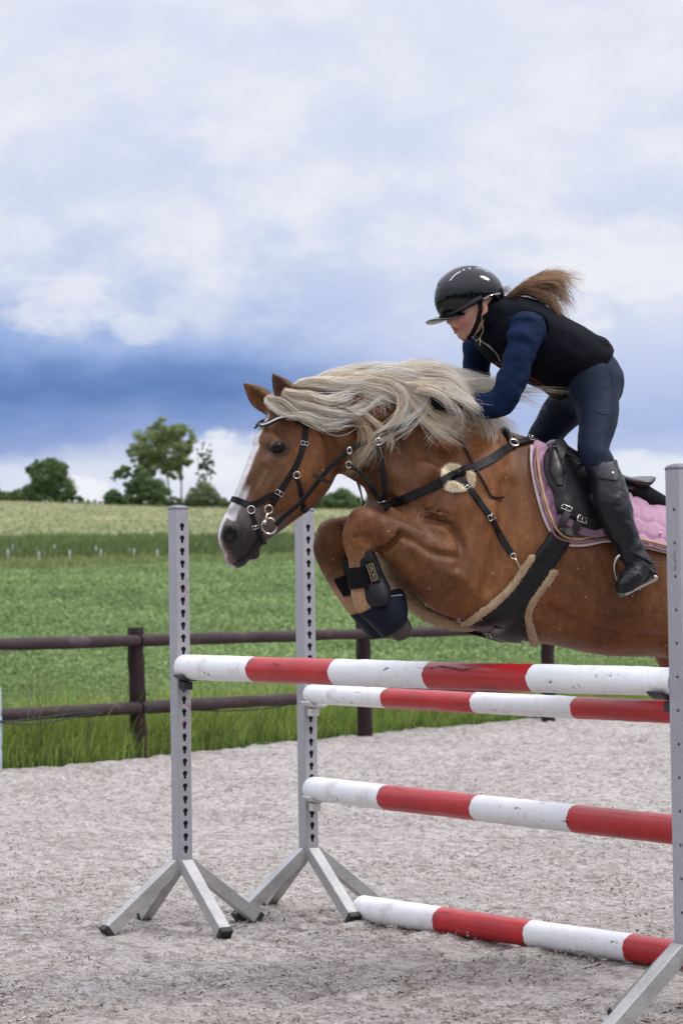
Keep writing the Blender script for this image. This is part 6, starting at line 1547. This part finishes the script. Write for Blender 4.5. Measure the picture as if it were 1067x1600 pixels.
# breeches seam and pocket
bm = bmesh.new()
for pp in ([(952, 572), (958, 600), (956, 640), (950, 680), (942, 712)], [(926, 640), (936, 646), (950, 648)]):
    P, Nn = surf_pts(pp, 26, .0004, BS, .2); sweep(bm, P, circle(.0016, 5), ups=Nn)
o = bm_obj('seam', bm, M_BREECH, None); pw(o, pe)
M_REDT = material('red_piping', (.35, .03, .03, 1), .6); M_ZIP = material('zip', (.30, .31, .34, 1), .4, .6)
P, Nn = surf_pts([(773, 566), (800, 574), (824, 586), (850, 602), (870, 612)], 30, .001, VS, .05); bm = bmesh.new(); sweep(bm, P, circle(.0018, 5), ups=Nn); pw(bm_obj('piping', bm, M_REDT, None), vest); bpy.data.objects['piping'].data.transform(Matrix.Identity(4))
P, Nn = surf_pts([(752, 532), (764, 540), (776, 552), (782, 564)], 16, .001, VS, .03); bm = bmesh.new(); sweep(bm, P, rrect(.005, .002), ups=Nn); pw(bm_obj('zip', bm, M_ZIP, None), vest)
# gloves
for sd in (1, -1):
    f = Field(np.arange(UV(730, 620)[0] - .10, UV(680, 620)[0] + .13, .004), np.arange(UV(700, 660)[1] - .03, UV(700, 590)[1] + .03, .004), np.arange(min(.03 * sd, .18 * sd), max(.03 * sd, .18 * sd), .004)); hand(f, sd, .009)
    V_, F_ = f.mesh(1); sdf_obj('glove', V_, F_, M_NEO, pe)
# helmet
he = empty('helmet', S(731, 460, 0)); tag(he); he['kind'] = ''
del he['kind']; he.parent = pe; he.location = S(731, 460, 0) - pe.location
f = Field(np.arange(UV(800, 460)[0] - .02, UV(655, 460)[0] + .03, .0045), np.arange(UV(730, 520)[1], UV(730, 400)[1], .0045), np.arange(-.13, .13, .0045))
ra = math.radians(-14); Rr = ((math.cos(ra), math.sin(ra), 0), (-math.sin(ra), math.cos(ra), 0), (0, 0, 1))
f.ell(hd(731, 464), (.118, .108, .096), .01, '+', Rr); f.ell(hd(752, 462), (.070, .075, .088), .03)
p1, p2 = np.array(hd(688, 503)[:2]), np.array(hd(757, 463)[:2]); t2 = (p2 - p1) / np.linalg.norm(p2 - p1); n2 = np.array([t2[1], -t2[0]]); n2 = n2 if n2[1] < 0 else -n2
p3, p4 = np.array(hd(757, 468)[:2]), np.array(hd(776, 490)[:2]); t3 = (p4 - p3) / np.linalg.norm(p4 - p3); n3 = np.array([t3[1], -t3[0]]); n3 = n3 if n3[0] > 0 else -n3
U, Vv, W = f.grid(); d1 = (U - p1[0]) * n2[0] + (Vv - p1[1]) * n2[1]; d2 = (U - p3[0]) * n3[0] + (Vv - p3[1]) * n3[1]; d3 = hd(745, 487)[1] - Vv
cutd = np.minimum(d1, np.maximum(d2, -1)); f.D = -smin(-f.D, -np.minimum(d1, np.maximum(d2, d3)).astype(np.float32), .004)
f.ell(hd(745, 490), (.074, .060, .076), .004, '-')
V_, F_ = f.mesh(2); shell = sdf_obj('shell', V_, F_, M_GLOSS); pw(shell, he); HE = Surf(V_, F_)
f = Field(np.arange(UV(740, 460)[0] - .02, UV(655, 460)[0] + .03, .004), np.arange(UV(730, 525)[1], UV(730, 470)[1], .004), np.arange(-.13, .13, .004))
rv = math.radians(-20); Rv = ((math.cos(rv), -math.sin(rv), 0), (math.sin(rv), math.cos(rv), 0), (0, 0, 1)); rv2 = np.array(hd(666, 505)) - np.array(hd(701, 496)); rv2 /= np.linalg.norm(rv2)
Rv = (tuple(rv2), (-rv2[1], rv2[0], 0), (0, 0, 1)); f.ell(hd(697, 494), (.070, .0075, .088), .004, '+', Rv)
U, Vv, W = f.grid(); f.D = f.D + ((W / .09) ** 2 * .006).astype(np.float32) * 0
V_, F_ = f.mesh(2); V_[:, 1] -= (V_[:, 2] / .09) ** 2 * .016; vi = sdf_obj('visor', V_, F_, M_GLOSS); pw(vi, he)
for o in (shell, vi): pass
patch('top_panel', [(684, 446), (692, 436), (702, 427), (714, 420), (728, 416), (742, 415), (754, 419)], [(702, 440), (708, 432), (717, 425), (728, 420), (740, 418.5), (750, 419), (758, 423)], 26, 8, M_MATTE, he, .0005, .0015, surf=HE, w=0, both=True)
M_ACC = material('white_trim', (.75, .75, .78, 1), .3)
for nm, pp, mt, w_ in (('trim', [(703, 438.5), (707, 433.5), (713, 428), (720, 424.2)], M_ACC, .004), ('trim', [(723, 422.4), (726, 421.3)], M_ACC, .005), ('trim', [(732, 419.8), (735, 419.2)], M_ACC, .005), ('trim', [(743, 418.8), (750, 419.6), (757, 422.5), (762, 425.5)], M_ACC, .0035)):
    strap(nm, pp, w_, mt, he, 12, .0014, off=.0006, surf=HE, both=True, w=.02)
strap('rim_band', [(690, 496), (704, 490), (722, 481), (738, 471), (752, 463)], .010, M_MATTE, he, 24, .003, off=.0, surf=HE, w=.08, both=True)
strap('rear_band', [(755, 467), (764, 462), (774, 459), (781, 458)], .005, M_STEEL, he, 14, .0015, off=.0005, surf=HE, w=.05)
BS2 = Surf(BV, BFc)
strap('chin_strap', [(750, 469), (750, 482), (749, 494), (744, 508), (737, 521), (731, 528)], .016, M_NEO, he, 24, .004, off=.002, surf=BS2, w=.05, both=True)
strap('neck_strap', [(748, 500), (756, 494), (763, 488)], .016, M_NEO, he, 10, .004, off=.002, surf=BS2, w=.05, both=True)
h = HE.cast(684, 481); bm = bmesh.new()
if h: torus(bm, h[0] + h[1] * .001, h[1], .0065, .0012, 18, 6)
pw(bm_obj('badge', bm, material('dim_badge', (.10, .10, .11, 1), .35, .6), None, True), he)
# thin necklace and earring cord
bm = bmesh.new(); P = [Vector(q) for q in spline([tuple(S(*p)) for p in [(753, 490, .088), (753, 503, .078), (755, 515, .072), (750, 526, .062), (744, 532, .05), (738, 526, .062)]], 26)]; sweep(bm, P, circle(.0016, 5), smooth=True); sweep(bm, [S(750, 528, .064), S(750, 540, .066)], circle(.0022, 5)); pw(bm_obj('cord', bm, material('gold_cord', (.45, .36, .25, 1), .4, .7), None, True), pe)
# ------------------------------------------------------------------ hair: mane, tail, ponytail
M_HAIR = material('hair', attr='Col', rough=.36, spec=.5, trans=.30)
def strands(name, guides, parent, mat=M_HAIR, sides=3, fly=.08):
    """guides: dict(P (n,3), r (n) clump radius, k strands, w width, root, tip colours, len jitter)"""
    AV_, AF_, AC_ = [], [], []; base = 0
    for g in guides:
        tone = RNG.uniform(.90, 1.12)
        P = np.asarray(g['P'], float); n = len(P); k = g['k']; t = np.linspace(0, 1, n)
        T_ = np.gradient(P, axis=0); T_ /= np.linalg.norm(T_, axis=1, keepdims=True) + 1e-9
        off = RNG.normal(0, 1, (k, 3)); off /= np.linalg.norm(off, axis=1, keepdims=True); off *= RNG.uniform(0, 1, (k, 1)) ** .5
        r = np.asarray(g['r'])[None, :, None]; flat = np.array(g.get('flat', (1, 1, 1)))
        X = P[None] + off[:, None, :] * r * flat
        loose = (RNG.uniform(size=k) < fly)[:, None, None]; ph = RNG.uniform(0, 6.28, (k, 1, 3)); fr = RNG.uniform(2, 6, (k, 1, 1)); X = X + np.sin(t[None, :, None] * fr + ph) * (t[None, :, None] ** 1.5) * np.where(loose, .034, .0085)
        cut = RNG.uniform(g.get('lo', .72), 1.0, k); s = RNG.uniform(0, g.get('start', .06), k)
        idx = (s[:, None] + (cut - s)[:, None] * t[None]) * (n - 1); i0 = np.clip(idx.astype(int), 0, n - 2); fx = (idx - i0)[..., None]
        Y = np.take_along_axis(X, i0[..., None], 1) * (1 - fx) + np.take_along_axis(X, i0[..., None] + 1, 1) * fx
        Tn = np.gradient(Y, axis=1); Tn /= np.linalg.norm(Tn, axis=2, keepdims=True) + 1e-9; a = np.cross(Tn, RNG.normal(size=(k, 1, 3))); a /= np.linalg.norm(a, axis=2, keepdims=True) + 1e-9; b = np.cross(Tn, a)
        wd = (g['w'] * RNG.uniform(.6, 1.3, (k, 1)) * (np.clip(1 - t, 0, 1) ** .55 * .9 + .1)[None])[..., None]
        ring_ = [Y + a * wd * math.cos(q) + b * wd * math.sin(q) for q in np.linspace(0, 2 * math.pi, sides, endpoint=False)]
        V = np.stack(ring_, 2).reshape(-1, 3); col = (np.array(g['root'])[None] * (1 - t[:, None]) + np.array(g['tip'])[None] * t[:, None])[None] * RNG.uniform(.84, 1.16, (k, 1, 1)) * tone; AC_.append(np.repeat(col.reshape(-1, 3), sides, 0)); AV_.append(V)
        st_ = np.arange(k)[:, None, None] * n * sides; lv = np.arange(n - 1)[None, :, None] * sides; j = np.arange(sides)[None, None]; j2 = (j + 1) % sides
        F = np.stack([st_ + lv + j, st_ + lv + j2, st_ + lv + sides + j2, st_ + lv + sides + j], -1).reshape(-1, 4) + base; AF_.append(F); base += len(V)
    o = np_mesh(name, np.vstack(AV_), np.vstack(AF_), mat, None, True, np.vstack(AC_)); o['kind'] = 'stuff'
    if parent is not None: pw(o, parent)
    return o
WH, CR, SAND, DARK = (.98, .95, .90), (.94, .84, .69), (.76, .59, .38), (.24, .15, .08)
def lay(pts, n=16, off=.012, lift=None):
    """pixel guide laid over the coat; (px, py[, w]) where a w keeps it at least that far out"""
    P = spline(pts, n); out = []
    for i, r in enumerate(P):
        h = HS.cast(r[0], r[1]); w = r[2] if len(r) > 2 else .06; c = S(r[0], r[1], w); o = off * (.4 + .6 * min(1, i / (n * .25)))
        if h is not None:
            p = h[0] + h[1] * o
            if (p - CAM).length < (c - CAM).length or len(r) < 3: c = p
        out.append(np.array(c))
    A_ = np.array(out)
    for _ in range(3): A_[1:-1] = (A_[:-2] + 2 * A_[1:-1] + A_[2:]) / 4
    return A_
def lock(pts, k=45, r0=.012, r1=.020, r2=.005, root=CR, tip=WH, off=.014, w=.0010, lo=.72, n=18, start=.06):
    w *= .72; k = int(k * 1.25); r1 *= 1.12; r2 *= 1.5
    P = lay(pts, n, off); t = np.linspace(0, 1, n); r = np.interp(t, [0, .35, .75, 1], [r0, r1, r1 * .8, r2]); return dict(P=P, r=r, k=k, w=w, root=root, tip=tip, lo=lo, start=start)
G = []
rg = random.Random(21)
CREST = [(464, 600), (484, 597), (520, 592), (560, 590), (600, 592), (640, 600), (680, 612), (720, 632), (752, 650)]
cr = spline(CREST, 200)
# under layer: sandy hair close to the neck, hanging and swept back
for k in range(27):
    t = rg.uniform(0.02, .92); x, y = cr[int(t * 199)]; dx, dy = rg.uniform(40, 110), rg.uniform(30, 85); sw = rg.uniform(-.2, .6)
    G.append(lock([(x, y + 3), (x + dx * .45, y + dy * .25), (x + dx * .9, y + dy * .62), (x + dx * (1 - sw * .4), y + dy)], 44, .012, .020, .006, rg.choice([SAND, CR]), rg.choice([CR, WH, CR]), .008, .0011))
# middle layer swept back along the neck
for k in range(38):
    t = rg.uniform(0.0, .80); x, y = cr[int(t * 199)]; L = rg.uniform(110, 210); d = rg.uniform(-6, 52); b = rg.uniform(-14, 8)
    G.append(lock([(x, y + 2, .03), (x + L * .3, y + b + d * .12, .05), (x + L * .65, y + b * .6 + d * .5, .07), (x + L, y + d, .09)], 40, .010, .018, .006, rg.choice([CR, WH, CR]), rg.choice([WH, CR, WH]), .018, .0010, .6))
# hand-placed locks seen in the photograph
H_ = [
    ([(430, 622), (420, 636), (426, 632), (444, 632), (462, 648), (480, 660), (505, 665), (532, 662), (556, 652)], 90, WH, .013),
    ([(440, 612), (452, 626), (474, 640), (500, 650), (530, 650), (560, 640), (580, 628)], 80, WH, .013), ([(448, 606), (470, 622), (500, 632), (530, 630), (560, 620)], 70, WH, .014),
    ([(456, 604), (490, 612), (530, 615), (575, 606), (610, 602)], 60, WH, .014),
    ([(520, 596), (570, 606), (606, 612), (624, 628), (618, 652), (596, 672), (574, 690), (556, 712), (534, 734)], 80, CR, .012),
    ([(540, 594), (590, 604), (624, 618), (630, 640), (612, 664), (588, 684), (566, 706), (552, 724)], 70, WH, .012),
    ([(560, 592), (610, 598), (648, 606), (664, 624), (652, 648), (622, 666), (602, 684)], 70, WH, .011), ([(580, 592), (630, 598), (662, 612), (660, 640), (634, 662), (610, 676)], 60, WH, .010),
    ([(600, 594), (640, 612), (672, 634), (698, 642), (712, 656), (711, 668), (698, 682), (680, 699)], 60, WH, .008), ([(620, 600), (656, 622), (690, 636), (713, 650), (714, 664), (700, 680)], 45, WH, .008),
    ([(610, 604), (640, 640), (662, 664), (690, 684), (720, 696)], 60, CR, .012), ([(630, 612), (652, 640), (676, 662), (704, 676), (726, 690)], 50, CR, .012), ([(640, 606), (666, 644), (694, 668), (730, 684), (756, 694)], 40, SAND, .012),
    ([(660, 612), (700, 634), (732, 652), (762, 664)], 55, CR, .012), ([(660, 606), (700, 618), (735, 630), (757, 650), (776, 684)], 36, CR, .010), ([(690, 618), (720, 636), (745, 655), (770, 664)], 45, SAND, .012),
    ([(500, 622), (530, 645), (556, 668), (566, 692), (556, 716), (536, 740)], 60, SAND, .013), ([(515, 630), (545, 660), (575, 690), (588, 708), (584, 728)], 40, SAND, .010), ([(560, 640), (590, 662), (606, 690), (600, 706)], 45, CR, .010),
]
for pts, k, tip, r in H_:
    for q in range(4):
        dx, dy = rg.gauss(0, 4), rg.gauss(0, 3); G.append(lock([(x + dx * i / 3, y + dy * (i > 0)) for i, (x, y) in enumerate(pts)], k // 2, .010, r * .9, .003, CR if tip != SAND else DARK, tip, .018 + .008 * q, .0013, .66, 22))
# hair thrown up above the crest and over the hands
for k in range(80):
    t = rg.uniform(.02, .85); x, y = cr[int(t * 199)]; L = rg.uniform(110, 190); up = rg.uniform(2, 22)
    G.append(lock([(x, y + 2, .0), (x + L * .3, y - up, .01 + rg.uniform(-.02, .03)), (x + L * .65, y - up * .9 + rg.uniform(-6, 10), .03), (x + L, y + rg.uniform(-12, 24), .05)], 22, .008, .012, .010, CR, WH, .01, .0009, .5))
for pts in ([(640, 590, .06), (680, 582, .08), (712, 590, .13), (734, 612, .16), (751, 640, .17)], [(650, 594, .08), (700, 600, .15), (740, 625, .19), (768, 662, .18)], [(640, 598, .1), (690, 608, .15), (725, 628, .20), (742, 655, .19)], [(655, 600, .08), (705, 612, .17), (748, 634, .22), (760, 660, .2)],
            [(630, 586, .04), (690, 572, .05), (725, 588, .06), (745, 612, .1)], [(600, 588, .02), (650, 570, .02), (700, 572, .03), (745, 590, .05)], [(650, 606, .12), (690, 622, .17), (712, 648, .19), (720, 676, .17)]):
    for q in range(3): G.append(lock([(x + rg.gauss(0, 4), y + rg.gauss(0, 4), w) for x, y, w in pts], 16, .010, .012, .012, CR, WH, .01, .0009, .6))
strands('mane', G, horse, fly=.24)
# fringe of coarse hair on jaw and elbow crease
GF = []
for k in range(5):
    x = 650 + k * 8; GF.append(lock([(x, 806 + k * 1.5), (x - 4 + k, 812 + k), (x + 2, 818)], 16, .004, .007, .006, DARK, DARK, .004, .0008, .6, 6))
GF.clear()
# tail, flowing out behind
TG = []
for k in range(26):
    a, b = rg.uniform(-1, 1), rg.uniform(-1, 1)
    P = spline([tuple(S(1258, 850, .02 * a)), tuple(S(1310 + a * 8, 842 + b * 10, .03 * a)), tuple(S(1360 + a * 16, 880 + b * 24, .05 * a)), tuple(S(1400 + a * 26, 960 + b * 40, .08 * a)), tuple(S(1420 + a * 36, 1050 + b * 50, .1 * a))], 18)
    TG.append(dict(P=P, r=np.interp(np.linspace(0, 1, 18), [0, .4, 1], [.02, .035, .015]), k=40, w=.0012, root=SAND, tip=CR))
strands('tail', TG, horse)
# ponytail
BRN, LBR, DBR = (.25, .135, .068), (.52, .33, .19), (.085, .048, .030)
PG = []
def pony(pts, k, r0, r1, r2, root, tip, lo=.6):
    P = spline([tuple(S(*p)) for p in pts], 18); PG.append(dict(P=P, r=np.interp(np.linspace(0, 1, 18), [0, .15, .55, 1], [r0, r0, r1, r2]), k=k, w=.0009, root=root, tip=tip, lo=lo))
for k in range(46):
    a = rg.uniform(0, 1); b = rg.gauss(0, 1.6); w = rg.gauss(0, .035)
    ex, ey = 872 + a * 36 + b * 6, 438 + (1 - a) * 86 + rg.uniform(-12, 12)
    mx, my = 828 + a * 16 + b, 432 + (1 - a) * 26 + b * 2
    pony([(776, 480, .0), (792, 470 - 4 * a, .01 + w * .3), (812, 448 + (1 - a) * 10, .02 + w * .6), (mx, my, .03 + w), ((mx + ex) / 2 + 12, (my + ey) / 2 - 12 + b * 3, .03 + w * 1.3), (ex, ey, .03 + w * 1.5)], 32, .009, .0095, .006, rg.choice([BRN, BRN, DBR]), rg.choice([LBR, BRN, LBR]))
for pts in ([(812, 446, .03), (850, 427, .03), (878, 428, .03), (904, 436, .03)], [(830, 438, .03), (870, 436, .04), (896, 450, .04), (916, 468, .04)], [(830, 440, .03), (862, 442, .05), (886, 470, .05), (892, 490, .05)], [(836, 450, .04), (860, 474, .06), (868, 500, .07), (876, 524, .07)],
            [(780, 476, .02), (784, 462, .03), (794, 456, .03), (800, 470, .03)], [(836, 450, .04), (852, 490, .08), (866, 516, .09), (880, 520, .09)]):
    for q in range(2): pony([(x + rg.gauss(0, 2), y + rg.gauss(0, 2), w) for x, y, w in pts], 16, .006, .010, .012, BRN, LBR, .5)
strands('ponytail', PG, pe, fly=.16)
# dust of sand thrown up in the air is left to the flecks on the coat
